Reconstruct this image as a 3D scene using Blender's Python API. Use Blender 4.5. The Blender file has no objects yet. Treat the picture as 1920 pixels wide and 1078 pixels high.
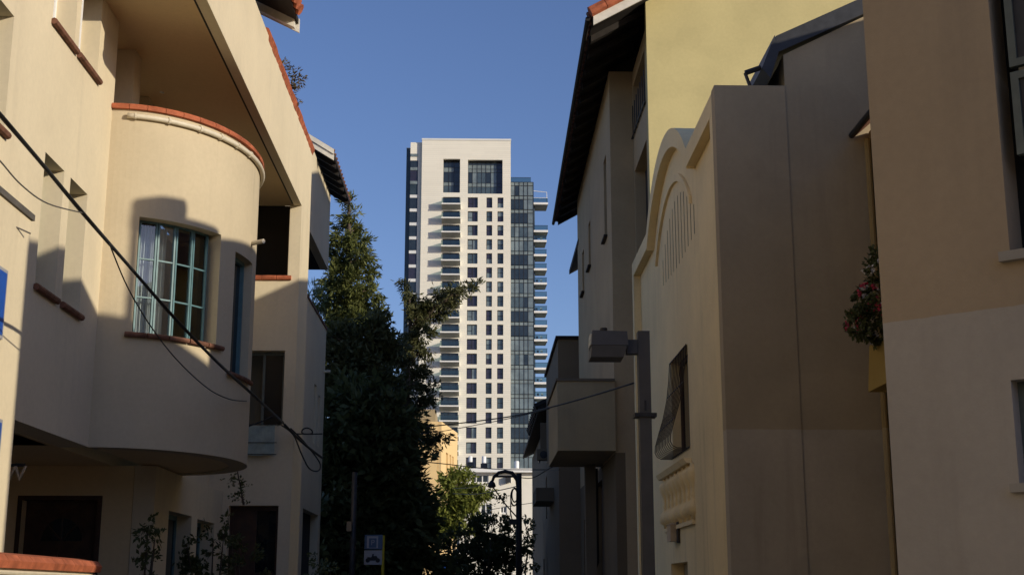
import bpy, bmesh, math, random
import numpy as np
from mathutils import Vector, Matrix

random.seed(7); RNG = np.random.default_rng(7)
S = bpy.context.scene
COL = S.collection

# ------------------------------------------------------------------ camera
FPX, PCX, PCY = 2500.0, 960.0, 539.0          # focal length and centre, in pixels of the 1920 px wide photograph
PITCH = math.atan(571 / FPX)
YAW = math.atan(60 * math.cos(PITCH) / FPX)
EYE = Vector((0, 0, 1.6))
cam_d = bpy.data.cameras.new('camera')
cam_d.sensor_width = 36.0
cam_d.lens = 36.0 * FPX / 1920.0
cam_d.clip_start = 0.1
cam_d.clip_end = 3000.0
cam = bpy.data.objects.new('camera', cam_d)
COL.objects.link(cam)
cam.location = EYE
cam.rotation_euler = (math.pi / 2 + PITCH, 0, -YAW)
S.camera = cam

# ------------------------------------------------------------------ sky, sun, exposure
SUN_AZ = math.radians(35.5)                      # from +X turned towards the camera side (-Y)
SUN_EL = math.radians(14.3)
SUN = Vector((math.cos(SUN_AZ) * math.cos(SUN_EL), -math.sin(SUN_AZ) * math.cos(SUN_EL), math.sin(SUN_EL)))
w = bpy.data.worlds.new('World'); S.world = w; w.use_nodes = True
nt = w.node_tree
sky = nt.nodes.new('ShaderNodeTexSky')
sky.sky_type = 'NISHITA'; sky.sun_disc = False
sky.sun_elevation = SUN_EL
sky.sun_rotation = math.atan2(SUN.x, SUN.y)
sky.altitude = 20; sky.air_density = 1.0; sky.dust_density = 0.4; sky.ozone_density = 4.0
bg = nt.nodes['Background']; bg.inputs['Strength'].default_value = 0.132
tint = nt.nodes.new('ShaderNodeMix'); tint.data_type = 'RGBA'; tint.blend_type = 'MULTIPLY'; tint.inputs[0].default_value = 1.0
tint.inputs[7].default_value = (1.08, 0.925, 1.03, 1.0)      # the photograph's white balance
nt.links.new(sky.outputs[0], tint.inputs[6]); nt.links.new(tint.outputs[2], bg.inputs[0])
sl = bpy.data.lights.new('sun', 'SUN'); sl.energy = 3.95; sl.angle = math.radians(0.53); sl.color = (1.0, 0.9, 0.72)
so = bpy.data.objects.new('sun', sl); COL.objects.link(so)
so.location = (30, -30, 40)
so.rotation_euler = SUN.to_track_quat('Z', 'Y').to_euler()
S.view_settings.view_transform = 'Standard'; S.view_settings.look = 'None'
S.view_settings.exposure = 0.0; S.view_settings.gamma = 1.0; S.view_settings.use_curve_mapping = False
S.render.engine = 'CYCLES'
S.cycles.max_bounces = 8; S.cycles.diffuse_bounces = 6; S.cycles.transparent_max_bounces = 12

# ------------------------------------------------------------------ measuring helpers (photo pixel -> place)
_fw = Vector((math.sin(YAW) * math.cos(PITCH), math.cos(YAW) * math.cos(PITCH), math.sin(PITCH)))
_rt = Vector((math.cos(YAW), -math.sin(YAW), 0)); _up = _rt.cross(_fw)
def ray(x, y): return _fw + _rt * ((x - PCX) / FPX) - _up * ((y - PCY) / FPX)
def onx(x, y, X): d = ray(x, y); return EYE + d * ((X - EYE.x) / d.x)
def ony(x, y, Y): d = ray(x, y); return EYE + d * ((Y - EYE.y) / d.y)
def onz(x, y, Z): d = ray(x, y); return EYE + d * ((Z - EYE.z) / d.z)
def onpl(x, y, p, n): d = ray(x, y); return EYE + d * ((p - EYE).dot(n) / d.dot(n))
def pxof(p): v = p - EYE; return PCX + FPX * v.dot(_rt) / v.dot(_fw), PCY - FPX * v.dot(_up) / v.dot(_fw)

# ------------------------------------------------------------------ materials
def _new(name):
    m = bpy.data.materials.new(name); m.use_nodes = True
    t = m.node_tree; t.nodes.clear()
    out = t.nodes.new('ShaderNodeOutputMaterial'); b = t.nodes.new('ShaderNodeBsdfPrincipled')
    t.links.new(b.outputs[0], out.inputs[0])
    return m, t, b
def _noise(t, vec, scale, detail=3.0, rough=0.55):
    n = t.nodes.new('ShaderNodeTexNoise'); n.inputs['Scale'].default_value = scale
    n.inputs['Detail'].default_value = detail; n.inputs['Roughness'].default_value = rough
    t.links.new(vec, n.inputs['Vector']); return n.outputs[0]
def _map(t, vec, sc):
    n = t.nodes.new('ShaderNodeMapping'); n.inputs['Scale'].default_value = sc
    t.links.new(vec, n.inputs[0]); return n.outputs[0]
def _ramp(t, fac, p0, p1, c0, c1):
    n = t.nodes.new('ShaderNodeMapRange'); n.inputs[1].default_value = p0; n.inputs[2].default_value = p1
    n.inputs[3].default_value = c0; n.inputs[4].default_value = c1
    t.links.new(fac, n.inputs[0]); return n.outputs[0]
def _math(t, op, a, b):
    n = t.nodes.new('ShaderNodeMath'); n.operation = op
    for i, v in enumerate((a, b)):
        if isinstance(v, (int, float)): n.inputs[i].default_value = v
        else: t.links.new(v, n.inputs[i])
    return n.outputs[0]
def _mix(t, fac, a, b, mode='MIX'):
    n = t.nodes.new('ShaderNodeMix'); n.data_type = 'RGBA'; n.blend_type = mode
    if isinstance(fac, (int, float)): n.inputs[0].default_value = fac
    else: t.links.new(fac, n.inputs[0])
    for i, v in ((6, a), (7, b)):
        if isinstance(v, tuple): n.inputs[i].default_value = (*v, 1)
        else: t.links.new(v, n.inputs[i])
    return n.outputs[2]
def _pos(t):
    g = t.nodes.new('ShaderNodeNewGeometry'); return g.outputs['Position']
def _objc(t):
    g = t.nodes.new('ShaderNodeTexCoord'); return g.outputs['Object']
def _bump(t, b, h, dist, strength):
    n = t.nodes.new('ShaderNodeBump'); n.inputs['Strength'].default_value = strength; n.inputs['Distance'].default_value = dist
    t.links.new(h, n.inputs['Height']); t.links.new(n.outputs[0], b.inputs['Normal'])
def plaster(name, col, var=0.12, dirt=0.18, band=None, rough=0.88, bump=0.25, dirtcol=None):
    """painted render: blotches, rain streaks, fine relief; band = (z, colour below)"""
    m, t, b = _new(name); p = _pos(t)
    base = col
    if band:
        z = t.nodes.new('ShaderNodeSeparateXYZ'); t.links.new(p, z.inputs[0])
        wob = _ramp(t, _noise(t, p, 9.0, 2), 0.3, 0.7, -0.004, 0.004)
        zz = _math(t, 'ADD', z.outputs[2], wob)
        f = _math(t, 'LESS_THAN', zz, band[0])
        base = _mix(t, f, col, band[1])
    blot = _ramp(t, _noise(t, p, 0.55, 4), 0.3, 0.7, 1 - var, 1 + var * 0.6)
    fine = _ramp(t, _noise(t, p, 14.0, 4, 0.65), 0.3, 0.7, 0.96, 1.03)
    patch = _ramp(t, _noise(t, p, 0.9, 1, 0.3), 0.57, 0.60, 1.0, 1.0 - var * 0.3)      # touched-up areas with a clear edge
    k = _math(t, 'MULTIPLY', _math(t, 'MULTIPLY', blot, patch), fine)
    cmb = t.nodes.new('ShaderNodeCombineXYZ')
    for i in range(3): t.links.new(k, cmb.inputs[i])
    c = _mix(t, 1.0, base, cmb.outputs[0], 'MULTIPLY')
    st = _noise(t, _map(t, p, (2.2, 2.2, 0.16)), 1.6, 5, 0.6)
    pat = _noise(t, p, 0.35, 3)
    d = _math(t, 'MULTIPLY', _ramp(t, st, 0.52, 0.75, 0, 1), _ramp(t, pat, 0.42, 0.65, 0, dirt))
    c = _mix(t, d, c, dirtcol or (0.16, 0.13, 0.10))
    t.links.new(c, b.inputs['Base Color'])
    b.inputs['Roughness'].default_value = rough; b.inputs['Specular IOR Level'].default_value = 0.2
    h = _math(t, 'ADD', _noise(t, p, 55.0, 3, 0.6), _math(t, 'MULTIPLY', _noise(t, p, 4.0, 2), 1.5))
    _bump(t, b, h, 0.006, bump)
    return m
def simple(name, col, rough=0.6, metal=0.0, var=0.15, scale=8.0, bump=0.0, spec=0.4):
    m, t, b = _new(name); p = _pos(t)
    k = _ramp(t, _noise(t, p, scale, 4), 0.3, 0.7, 1 - var, 1 + var)
    cmb = t.nodes.new('ShaderNodeCombineXYZ')
    for i in range(3): t.links.new(k, cmb.inputs[i])
    t.links.new(_mix(t, 1.0, col, cmb.outputs[0], 'MULTIPLY'), b.inputs['Base Color'])
    b.inputs['Roughness'].default_value = rough; b.inputs['Metallic'].default_value = metal
    b.inputs['Specular IOR Level'].default_value = spec
    if bump: _bump(t, b, _noise(t, p, scale * 5, 3), 0.01, bump)
    return m
def glass(name, col, rough=0.04, spec=0.6, metal=0.0):
    m, t, b = _new(name); p = _pos(t)
    k = _noise(t, p, 0.6, 2)
    t.links.new(_mix(t, _ramp(t, k, 0.35, 0.65, 0, 1), tuple(c * 0.8 for c in col), tuple(c * 1.2 for c in col)), b.inputs['Base Color'])
    b.inputs['Roughness'].default_value = rough; b.inputs['Specular IOR Level'].default_value = spec; b.inputs['Metallic'].default_value = metal
    b.inputs['Coat Weight'].default_value = 0.0
    _bump(t, b, _noise(t, p, 0.9, 1), 0.02, 0.06)
    return m
def clear_pane(name, fac=0.12, tcol=(0.86, 0.9, 0.9)):
    m = bpy.data.materials.new(name); m.use_nodes = True; t = m.node_tree; t.nodes.clear()
    out = t.nodes.new('ShaderNodeOutputMaterial'); mx = t.nodes.new('ShaderNodeMixShader')
    tr = t.nodes.new('ShaderNodeBsdfTransparent'); tr.inputs[0].default_value = (*tcol, 1)
    gl = t.nodes.new('ShaderNodeBsdfGlossy'); gl.inputs['Roughness'].default_value = 0.01
    fr = t.nodes.new('ShaderNodeFresnel'); fr.inputs[0].default_value = 1.5
    f = _math(t, 'ADD', fr.outputs[0], fac)
    t.links.new(f, mx.inputs[0]); t.links.new(tr.outputs[0], mx.inputs[1]); t.links.new(gl.outputs[0], mx.inputs[2])
    t.links.new(mx.outputs[0], out.inputs[0])
    return m
def leafmat(name, c0, c1, trans=0.25):
    m, t, b = _new(name); p = _pos(t)
    k = _noise(t, p, 1.7, 3)
    k2 = _noise(t, p, 23.0, 2)
    c = _mix(t, _ramp(t, _math(t, 'ADD', k, _math(t, 'MULTIPLY', k2, 0.7)), 0.55, 1.15, 0, 1), c0, c1)
    t.links.new(c, b.inputs['Base Color']); b.inputs['Roughness'].default_value = 0.6; b.inputs['Specular IOR Level'].default_value = 0.25
    tr = t.nodes.new('ShaderNodeBsdfTranslucent'); t.links.new(c, tr.inputs[0])
    mx = t.nodes.new('ShaderNodeMixShader'); mx.inputs[0].default_value = trans
    t.links.new(b.outputs[0], mx.inputs[1]); t.links.new(tr.outputs[0], mx.inputs[2])
    t.links.new(mx.outputs[0], t.nodes['Material Output'].inputs[0])
    return m
def stone(name, col, course):
    """tower cladding: thin horizontal courses with slight tone changes, staggered joints"""
    m, t, b = _new(name); p = _pos(t)
    z = t.nodes.new('ShaderNodeSeparateXYZ'); t.links.new(p, z.inputs[0])
    cz = _math(t, 'DIVIDE', z.outputs[2], course)
    row = _math(t, 'FLOOR', cz, 0); fr = _math(t, 'FRACT', cz, 0)
    xs = _math(t, 'DIVIDE', _math(t, 'ADD', _math(t, 'ADD', z.outputs[0], z.outputs[1]), _math(t, 'MULTIPLY', row, 3.1)), 6.0)
    cb = t.nodes.new('ShaderNodeCombineXYZ'); t.links.new(row, cb.inputs[0]); t.links.new(_math(t, 'FLOOR', xs, 0), cb.inputs[1])
    wn = t.nodes.new('ShaderNodeTexWhiteNoise'); t.links.new(cb.outputs[0], wn.inputs['Vector'])
    tone = _ramp(t, wn.outputs[0], 0, 1, 0.975, 1.02)
    joint = _math(t, 'MULTIPLY', _ramp(t, fr, 0.0, 0.18, 0.78, 1.0), _ramp(t, _noise(t, p, 0.12, 2), 0.3, 0.7, 0.96, 1.03))
    k = _math(t, 'MULTIPLY', tone, joint)
    cmb = t.nodes.new('ShaderNodeCombineXYZ')
    for i in range(3): t.links.new(k, cmb.inputs[i])
    t.links.new(_mix(t, 1.0, col, cmb.outputs[0], 'MULTIPLY'), b.inputs['Base Color']); b.inputs['Roughness'].default_value = 0.8
    return m

M = {}
M['cream'] = plaster('cream_plaster', (0.66, 0.565, 0.395), 0.07, 0.22)
M['cream_in'] = plaster('loggia_plaster', (0.72, 0.56, 0.33), 0.05, 0.08)
M['cream_bay'] = plaster('warm_cream_plaster', (0.545, 0.455, 0.31), 0.07, 0.22)
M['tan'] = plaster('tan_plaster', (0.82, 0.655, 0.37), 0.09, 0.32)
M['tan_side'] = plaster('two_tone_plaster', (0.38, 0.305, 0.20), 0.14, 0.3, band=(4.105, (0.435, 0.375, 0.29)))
M['tan_grey'] = plaster('grey_plaster', (0.36, 0.32, 0.26), 0.12, 0.3)
M['brown_two'] = None
M['yellow'] = plaster('yellow_plaster', (0.54, 0.46, 0.225), 0.09, 0.12, dirtcol=(0.42, 0.36, 0.18))
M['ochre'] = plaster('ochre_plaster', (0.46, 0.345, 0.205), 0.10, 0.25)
M['ochre_low_shade'] = plaster('ochre_low_shade_plaster', (0.46, 0.345, 0.205), 0.10, 0.25, band=(5.72, (0.165, 0.122, 0.075)))  # darker below the band: street-level shade painted into the wall colour
M['ochre2'] = plaster('olive_ochre_plaster', (0.40, 0.31, 0.18), 0.10, 0.25)
M['mustard'] = plaster('mustard_plaster', (0.36, 0.25, 0.075), 0.10, 0.25)
M['grey_l'] = plaster('pale_grey_plaster', (0.40, 0.38, 0.35), 0.08, 0.2)
M['grey_d'] = plaster('dull_grey_plaster', (0.175, 0.14, 0.098), 0.12, 0.3)
M['grey_m'] = plaster('brown_grey_plaster', (0.23, 0.175, 0.115), 0.1, 0.3)
M['peach'] = plaster('peach_plaster', (0.80, 0.57, 0.28), 0.04, 0.06)
M['white_b'] = plaster('off_white_plaster', (0.80, 0.76, 0.66), 0.05, 0.14)
M['white'] = simple('white_paint', (0.78, 0.77, 0.74), 0.6, var=0.05)
M['fascia'] = simple('fascia_board', (0.62, 0.58, 0.50), 0.7, var=0.12, scale=5)
M['terra'] = simple('terracotta', (0.36, 0.105, 0.05), 0.75, var=0.35, scale=6, bump=0.3, spec=0.2)
M['terra_d'] = simple('weathered_terracotta', (0.16, 0.075, 0.048), 0.8, var=0.4, scale=7, bump=0.3, spec=0.15)
M['soffit'] = simple('dark_stained_wood', (0.020, 0.015, 0.012), 0.8, var=0.3, scale=5)
M['wood'] = simple('brown_wood', (0.055, 0.026, 0.014), 0.55, var=0.3, scale=6)
M['metal_d'] = simple('dark_metal', (0.035, 0.035, 0.038), 0.5, 0.3, var=0.2)
M['pole'] = simple('grey_pole_paint', (0.085, 0.083, 0.082), 0.55, 0.2, var=0.12, scale=5)
M['lampcase'] = simple('lamp_case_paint', (0.075, 0.075, 0.078), 0.55, 0.1, var=0.1)
M['lens'] = simple('lamp_lens', (0.42, 0.42, 0.38), 0.25, var=0.05)
M['iron'] = simple('rusty_iron', (0.045, 0.035, 0.03), 0.6, 0.4, var=0.3, scale=20)
M['teal'] = simple('teal_paint', (0.095, 0.185, 0.20), 0.45, var=0.15)
M['sage'] = simple('grey_green_paint', (0.10, 0.115, 0.10), 0.5, var=0.15)
M['rubber'] = simple('black_cable', (0.012, 0.012, 0.012), 0.6, var=0.2)
M['wire_grey'] = simple('grey_cable', (0.10, 0.09, 0.08), 0.6, var=0.2)
M['glass_d'] = glass('dark_window_glass', (0.012, 0.014, 0.016), 0.03)
M['pane'] = clear_pane('clear_pane', 0.03)
M['mirror'] = clear_pane('reflecting_pane', 0.30)
M['curtain'] = simple('white_curtain', (0.62, 0.62, 0.64), 0.9, var=0.08)
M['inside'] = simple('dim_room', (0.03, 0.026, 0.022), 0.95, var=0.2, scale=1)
M['cloth'] = simple('pale_green_cloth', (0.30, 0.36, 0.33), 0.9, var=0.15)
M['pipe'] = simple('cream_pipe', (0.62, 0.55, 0.42), 0.5, var=0.1)
M['blue'] = simple('blue_sign', (0.012, 0.075, 0.36), 0.4, var=0.08)
M['blue_p'] = simple('parking_blue', (0.06, 0.10, 0.18), 0.4, var=0.08)
M['signwhite'] = simple('sign_white', (0.30, 0.30, 0.32), 0.5, var=0.08)
M['signblack'] = simple('sign_black', (0.01, 0.01, 0.012), 0.5, var=0.1)
M['yellow_p'] = simple('yellow_paint', (0.42, 0.33, 0.02), 0.5, var=0.1)
M['gilt'] = simple('brass_letter', (0.50, 0.37, 0.23), 0.45, 0.0, var=0.2)
M['asphalt'] = simple('asphalt', (0.055, 0.054, 0.052), 0.9, var=0.25, scale=3, bump=0.4)
M['paving'] = simple('concrete_paving', (0.17, 0.155, 0.135), 0.9, var=0.15, scale=2, bump=0.3)
M['earth'] = simple('dusty_ground', (0.13, 0.11, 0.08), 0.95, var=0.25, scale=0.4)
M['paint_line'] = simple('road_paint', (0.6, 0.6, 0.58), 0.8, var=0.15)
M['stone'] = stone('tower_stone', (0.765, 0.73, 0.63), 0.5)
M['stone_w'] = simple('tower_white_panel', (0.66, 0.67, 0.66), 0.6, var=0.05, scale=0.3)
M['slab'] = simple('tower_slab', (0.74, 0.735, 0.71), 0.7, var=0.06, scale=0.4)
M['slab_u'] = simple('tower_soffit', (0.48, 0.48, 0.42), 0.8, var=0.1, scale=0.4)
M['tg_dark'] = glass('tower_glass_dark', (0.018, 0.026, 0.034), 0.05, 0.7)
M['tg_mid'] = glass('tower_glass_mid', (0.055, 0.078, 0.09), 0.06, 0.8)
M['tg_light'] = glass('tower_glass_light', (0.14, 0.175, 0.185), 0.09, 0.8)
M['tg_span'] = glass('tower_spandrel_glass', (0.17, 0.205, 0.205), 0.15, 0.7)
M['tg_plum'] = glass('tower_glass_plum', (0.030, 0.026, 0.045), 0.05, 0.6)
M['tg_side'] = glass('tower_side_glass', (0.030, 0.045, 0.055), 0.08, 0.5)
M['frame_d'] = simple('dark_frame', (0.022, 0.022, 0.024), 0.5, 0.2, var=0.1)
M['railg'] = clear_pane('rail_glass', 0.03, (0.58, 0.66, 0.64))
M['bark'] = simple('bark', (0.085, 0.062, 0.045), 0.95, var=0.4, scale=7, bump=0.6)
M['cyp'] = leafmat('cypress_foliage', (0.050, 0.070, 0.018), (0.17, 0.175, 0.048), 0.2)
M['pine'] = leafmat('pine_foliage', (0.035, 0.045, 0.016), (0.12, 0.115, 0.042), 0.2)
M['leaf'] = leafmat('fresh_leaf', (0.075, 0.11, 0.022), (0.30, 0.31, 0.06), 0.4)
M['leaf_d'] = leafmat('dark_leaf', (0.045, 0.058, 0.020), (0.12, 0.13, 0.05), 0.25)
M['leaf_p'] = leafmat('pale_leaf', (0.10, 0.14, 0.06), (0.2, 0.26, 0.12), 0.3)
M['leaf_r'] = leafmat('dry_leaf', (0.07, 0.055, 0.02), (0.17, 0.12, 0.045), 0.3)
M['petal_w'] = simple('white_petal', (0.62, 0.58, 0.56), 0.8, var=0.1)
M['petal_r'] = simple('red_petal', (0.48, 0.05, 0.10), 0.8, var=0.2)
M['tank'] = simple('white_tank', (0.74, 0.74, 0.72), 0.45, var=0.06)

# ------------------------------------------------------------------ mesh helpers
class MB:
    def __init__(s): s.v = []; s.f = []
    def face(s, pts):
        n = len(s.v); s.v += [tuple(p) for p in pts]; s.f.append(tuple(range(n, n + len(pts)))); return s
    def box(s, a, b):
        x0, x1 = sorted((a[0], b[0])); y0, y1 = sorted((a[1], b[1])); z0, z1 = sorted((a[2], b[2]))
        n = len(s.v)
        s.v += [(x0, y0, z0), (x1, y0, z0), (x1, y1, z0), (x0, y1, z0), (x0, y0, z1), (x1, y0, z1), (x1, y1, z1), (x0, y1, z1)]
        s.f += [tuple(n + i for i in q) for q in ((0, 3, 2, 1), (4, 5, 6, 7), (0, 1, 5, 4), (1, 2, 6, 5), (2, 3, 7, 6), (3, 0, 4, 7))]
        return s
    def prism(s, base, top):
        """two closed loops with the same count"""
        n = len(s.v); k = len(base); s.v += [tuple(p) for p in base] + [tuple(p) for p in top]
        s.f.append(tuple(n + i for i in reversed(range(k)))); s.f.append(tuple(n + k + i for i in range(k)))
        for i in range(k):
            j = (i + 1) % k; s.f.append((n + i, n + j, n + k + j, n + k + i))
        return s
    def extr(s, loop, d):
        d = Vector(d); return s.prism(loop, [Vector(p) + d for p in loop])
    def tube(s, pts, r, seg=8, cap=True):
        pts = [Vector(p) for p in pts]; rs = r if isinstance(r, (list, tuple)) else [r] * len(pts)
        rings = []; prev = None
        for i, p in enumerate(pts):
            t = (pts[min(i + 1, len(pts) - 1)] - pts[max(i - 1, 0)]).normalized()
            if prev is None:
                a = Vector((0, 0, 1)) if abs(t.z) < 0.9 else Vector((1, 0, 0))
                u = t.cross(a).normalized()
            else:
                u = (prev - t * prev.dot(t)).normalized()
            prev = u; vv = t.cross(u); n = len(s.v)
            s.v += [tuple(p + (u * math.cos(2 * math.pi * k / seg) + vv * math.sin(2 * math.pi * k / seg)) * rs[i]) for k in range(seg)]
            rings.append(n)
        for a, b in zip(rings, rings[1:]):
            for k in range(seg):
                j = (k + 1) % seg; s.f.append((a + k, a + j, b + j, b + k))
        if cap:
            s.f.append(tuple(rings[0] + k for k in reversed(range(seg)))); s.f.append(tuple(rings[-1] + k for k in range(seg)))
        return s
    def lathe(s, c, prof, seg=16):
        c = Vector(c); rings = []
        for r, z in prof:
            n = len(s.v); s.v += [(c.x + r * math.cos(2 * math.pi * k / seg), c.y + r * math.sin(2 * math.pi * k / seg), c.z + z) for k in range(seg)]; rings.append(n)
        for a, b in zip(rings, rings[1:]):
            for k in range(seg):
                j = (k + 1) % seg; s.f.append((a + k, a + j, b + j, b + k))
        s.f.append(tuple(rings[0] + k for k in reversed(range(seg)))); s.f.append(tuple(rings[-1] + k for k in range(seg)))
        return s
    def mesh(s, name, mat, smooth=False):
        me = bpy.data.meshes.new(name); me.from_pydata(s.v, [], s.f); me.update()
        bm = bmesh.new(); bm.from_mesh(me); bmesh.ops.remove_doubles(bm, verts=bm.verts, dist=1e-5)
        bmesh.ops.recalc_face_normals(bm, faces=bm.faces); bm.to_mesh(me); bm.free()
        if smooth:
            for p in me.polygons: p.use_smooth = True
        me.materials.append(M[mat] if isinstance(mat, str) else mat)
        return me

def adopt(o, parent):
    if parent is None: return o
    o.parent = parent
    o.matrix_parent_inverse = (Matrix.Translation(parent.location) @ parent.rotation_euler.to_matrix().to_4x4()).inverted()
    return o
def obj(name, mb, mat=None, parent=None, smooth=False, loc=None):
    me = mb if isinstance(mb, bpy.types.Mesh) else mb.mesh(name, mat, smooth)
    o = bpy.data.objects.new(name, me); COL.objects.link(o)
    if loc is not None: o.location = loc
    adopt(o, parent)
    return o
def tag(o, label, cat, group=None):
    o['label'] = label; o['category'] = cat
    if group: o['group'] = group
    return o
def thing(name, label, cat, loc=(0, 0, 0), group=None):
    o = bpy.data.objects.new(name, None); COL.objects.link(o); o.location = loc; o.empty_display_size = 0.3
    return tag(o, label, cat, group)
def struct(name, mb, mat):
    o = obj(name, mb, mat); o['kind'] = 'structure'; return o
def bevel(o, w, seg=2):
    m = o.modifiers.new('bevel', 'BEVEL'); m.width = w; m.segments = seg; m.limit_method = 'ANGLE'; m.angle_limit = math.radians(40); return o

def grid_wall(mb, f, us, vs, holes, depth, top=None):
    """slab with openings: f(u, v, d) gives a point, d measured inwards; holes = (u0, u1, v0, v1)"""
    U = sorted(set([round(u, 4) for u in us] + [round(x, 4) for h in holes for x in h[:2]]))
    V = sorted(set([round(v, 4) for v in vs] + [round(x, 4) for h in holes for x in h[2:4]]))
    U = [u for u in U if us[0] - 1e-3 <= u <= us[-1] + 1e-3]; V = [v for v in V if vs[0] - 1e-3 <= v <= vs[-1] + 1e-3]
    nu, nv = len(U) - 1, len(V) - 1
    def solid(i, j):
        if i < 0 or j < 0 or i >= nu or j >= nv: return False
        cu, cv = (U[i] + U[i + 1]) / 2, (V[j] + V[j + 1]) / 2
        return not any(h[0] < cu < h[1] and h[2] < cv < h[3] for h in holes)
    def pt(i, j, d):
        v = V[j] if not (top and j == nv) else top(U[i])
        return f(U[i], v, d)
    for i in range(nu):
        for j in range(nv):
            if not solid(i, j): continue
            mb.face([pt(i, j, 0), pt(i + 1, j, 0), pt(i + 1, j + 1, 0), pt(i, j + 1, 0)])
            mb.face([pt(i, j, depth), pt(i, j + 1, depth), pt(i + 1, j + 1, depth), pt(i + 1, j, depth)])
            for (di, dj, a, b) in ((-1, 0, (i, j), (i, j + 1)), (1, 0, (i + 1, j + 1), (i + 1, j)), (0, -1, (i + 1, j), (i, j)), (0, 1, (i, j + 1), (i + 1, j + 1))):
                if not solid(i + di, j + dj):
                    mb.face([pt(*a, 0), pt(*b, 0), pt(*b, depth), pt(*a, depth)])
    return mb
def xwall(X, inward):      # street-facing wall: u = Y, v = Z ; inward = +1 when the wall body lies at larger X
    return lambda u, v, d: (X + inward * d, u, v)
def ywall(Y):              # camera-facing wall: u = X, v = Z, body at larger Y
    return lambda u, v, d: (u, Y + d, v)

def instance(mesh, name, loc, parent, rotz=0.0):
    o = bpy.data.objects.new(name, mesh); COL.objects.link(o); o.location = loc; o.rotation_euler = (0, 0, rotz)
    return adopt(o, parent)

def text_mesh(txt, size, depth, name):
    c = bpy.data.curves.new(name, 'FONT'); c.body = txt; c.size = size; c.extrude = depth; c.align_x = 'CENTER'; c.align_y = 'CENTER'
    o = bpy.data.objects.new(name, c); COL.objects.link(o)
    dg = bpy.context.evaluated_depsgraph_get(); dg.update()
    me = bpy.data.meshes.new_from_object(o.evaluated_get(dg)); bpy.data.objects.remove(o); bpy.data.curves.remove(c)
    return me

# ================================================================== THE SETTING
struct('ground', MB().face([(-900, -300, -0.06), (900, -300, -0.06), (900, 1800, -0.06), (-900, 1800, -0.06)]), 'earth')
struct('road', MB().face([(-2.9, -60, 0), (2.1, -60, 0), (2.1, 140, 0), (-2.9, 140, 0)]), 'asphalt')
pv_l = MB(); pv_l.box((-3.05, -60, -0.05), (-13, 98, 0.12)); struct('pavement', pv_l, 'paving')
pv_r = MB(); pv_r.box((2.25, -60, -0.05), (14, 140, 0.12)); struct('pavement', pv_r, 'paving')
for x0 in (-3.05, 2.1):
    k = struct('kerb', MB().box((x0, -60, -0.05), (x0 + 0.147, 140, 0.135)), 'grey_l'); bevel(k, 0.02)
ml = MB()
for i in range(24): ml.box((-0.45, -20 + i * 6, 0.004), (-0.33, -17 + i * 6, 0.008))
struct('road_marking', ml, 'paint_line')

# ================================================================== LEFT: CREAM HOUSE
XA, XB, YW, YE = -5.6, -3.9, 27.84, 29.25
Z_SOF, Z_PAR, Z_CEIL, Z_BEAM, Z_TOP = 3.62, 8.72, 10.15, 9.75, 11.47
house = thing('cream_house', 'sunlit cream plaster house with rounded bay, loggia and red tile trim', 'house', (-6.5, 22, 0))
H = house
def tiles_line(p, q, n, r, name, parent, mat='terra', gap=0.006):
    """half-round coping tiles laid end to end, each a piece of its own"""
    p, q = Vector(p), Vector(q); d = (q - p) / n
    for i in range(n):
        a = p + d * i + d.normalized() * gap; b = p + d * (i + 1) - d.normalized() * gap
        k = 1 + random.uniform(-0.06, 0.06)
        o = obj(name, MB().tube([a, (a + b) / 2, b], [r * k, r * k * 1.03, r * k * 0.97], 8), mat, parent, smooth=False)
# near facade
holes = [(16.42, 17.22, 5.36, 7.10), (17.50, 18.30, 5.36, 7.10), (16.28, 17.22, 8.86, 10.75), (17.40, 18.34, 8.86, 10.75), (13.9, 14.95, 6.85, 8.3)]
m = grid_wall(MB(), xwall(XA, -1), [8.0, 13.0, 15.0, 19.25], [Z_SOF, 12.6], holes, 0.42)
wall_near = obj('wall', m, 'cream', H)
for (y0, y1, z0, z1) in holes:
    fr = MB(); X = XA - 0.34
    for (a, b) in (((X, y0, z0), (X + .06, y0 + .07, z1)), ((X, y1 - .07, z0), (X + .06, y1, z1)), ((X, y0 + .07, z0), (X + .06, y1 - .07, z0 + .07)), ((X, y0 + .07, z1 - .07), (X + .06, y1 - .07, z1)), ((X, (y0 + y1) / 2 - .025, z0 + .07), (X + .05, (y0 + y1) / 2 + .025, z1 - .07))): fr.box(a, b)
    wobj = obj('window', fr, 'white' if z0 > 8 else 'teal', H)
    obj('pane', MB().box((X + .02, y0 + .05, z0 + .05), (X + .03, y1 - .05, z1 - .05)), 'glass_d', wobj)
    if z0 > 8:   # slim white casing on the outer edge
        obj('casing', MB().box((XA - .30, y0 + .012, z0 + .03), (XA + .012, y0 + .04, z1 - .01)), 'white', wobj)
    n = 3
    for i in range(n):
        yy0 = y0 - .05 + (y1 - y0 + .1) * i / n; yy1 = y0 - .05 + (y1 - y0 + .1) * (i + 1) / n
        obj('sill_tile', MB().tube([(XA + .035, yy0 + .006, z0 - .035), (XA + .035, yy1 - .006, z0 - .035)], .045, 8), 'terra_d', H)
# body behind the near facade, soffit above the entrance
obj('core', MB().box((-13, 8.0, Z_SOF), (XA - .5, 19.0, 12.55)), 'inside', H)
obj('soffit', MB().box((-13, 15.6, Z_SOF - .0), (XA - .425, 23.9, Z_SOF + .25)), 'cream_in', H)
# end wall of the near facade towards the terrace
obj('end_wall', MB().box((XA - .43, 18.9, Z_SOF + .26), (-8.0, 19.25, Z_CEIL - .01)), 'cream', H)
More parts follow.
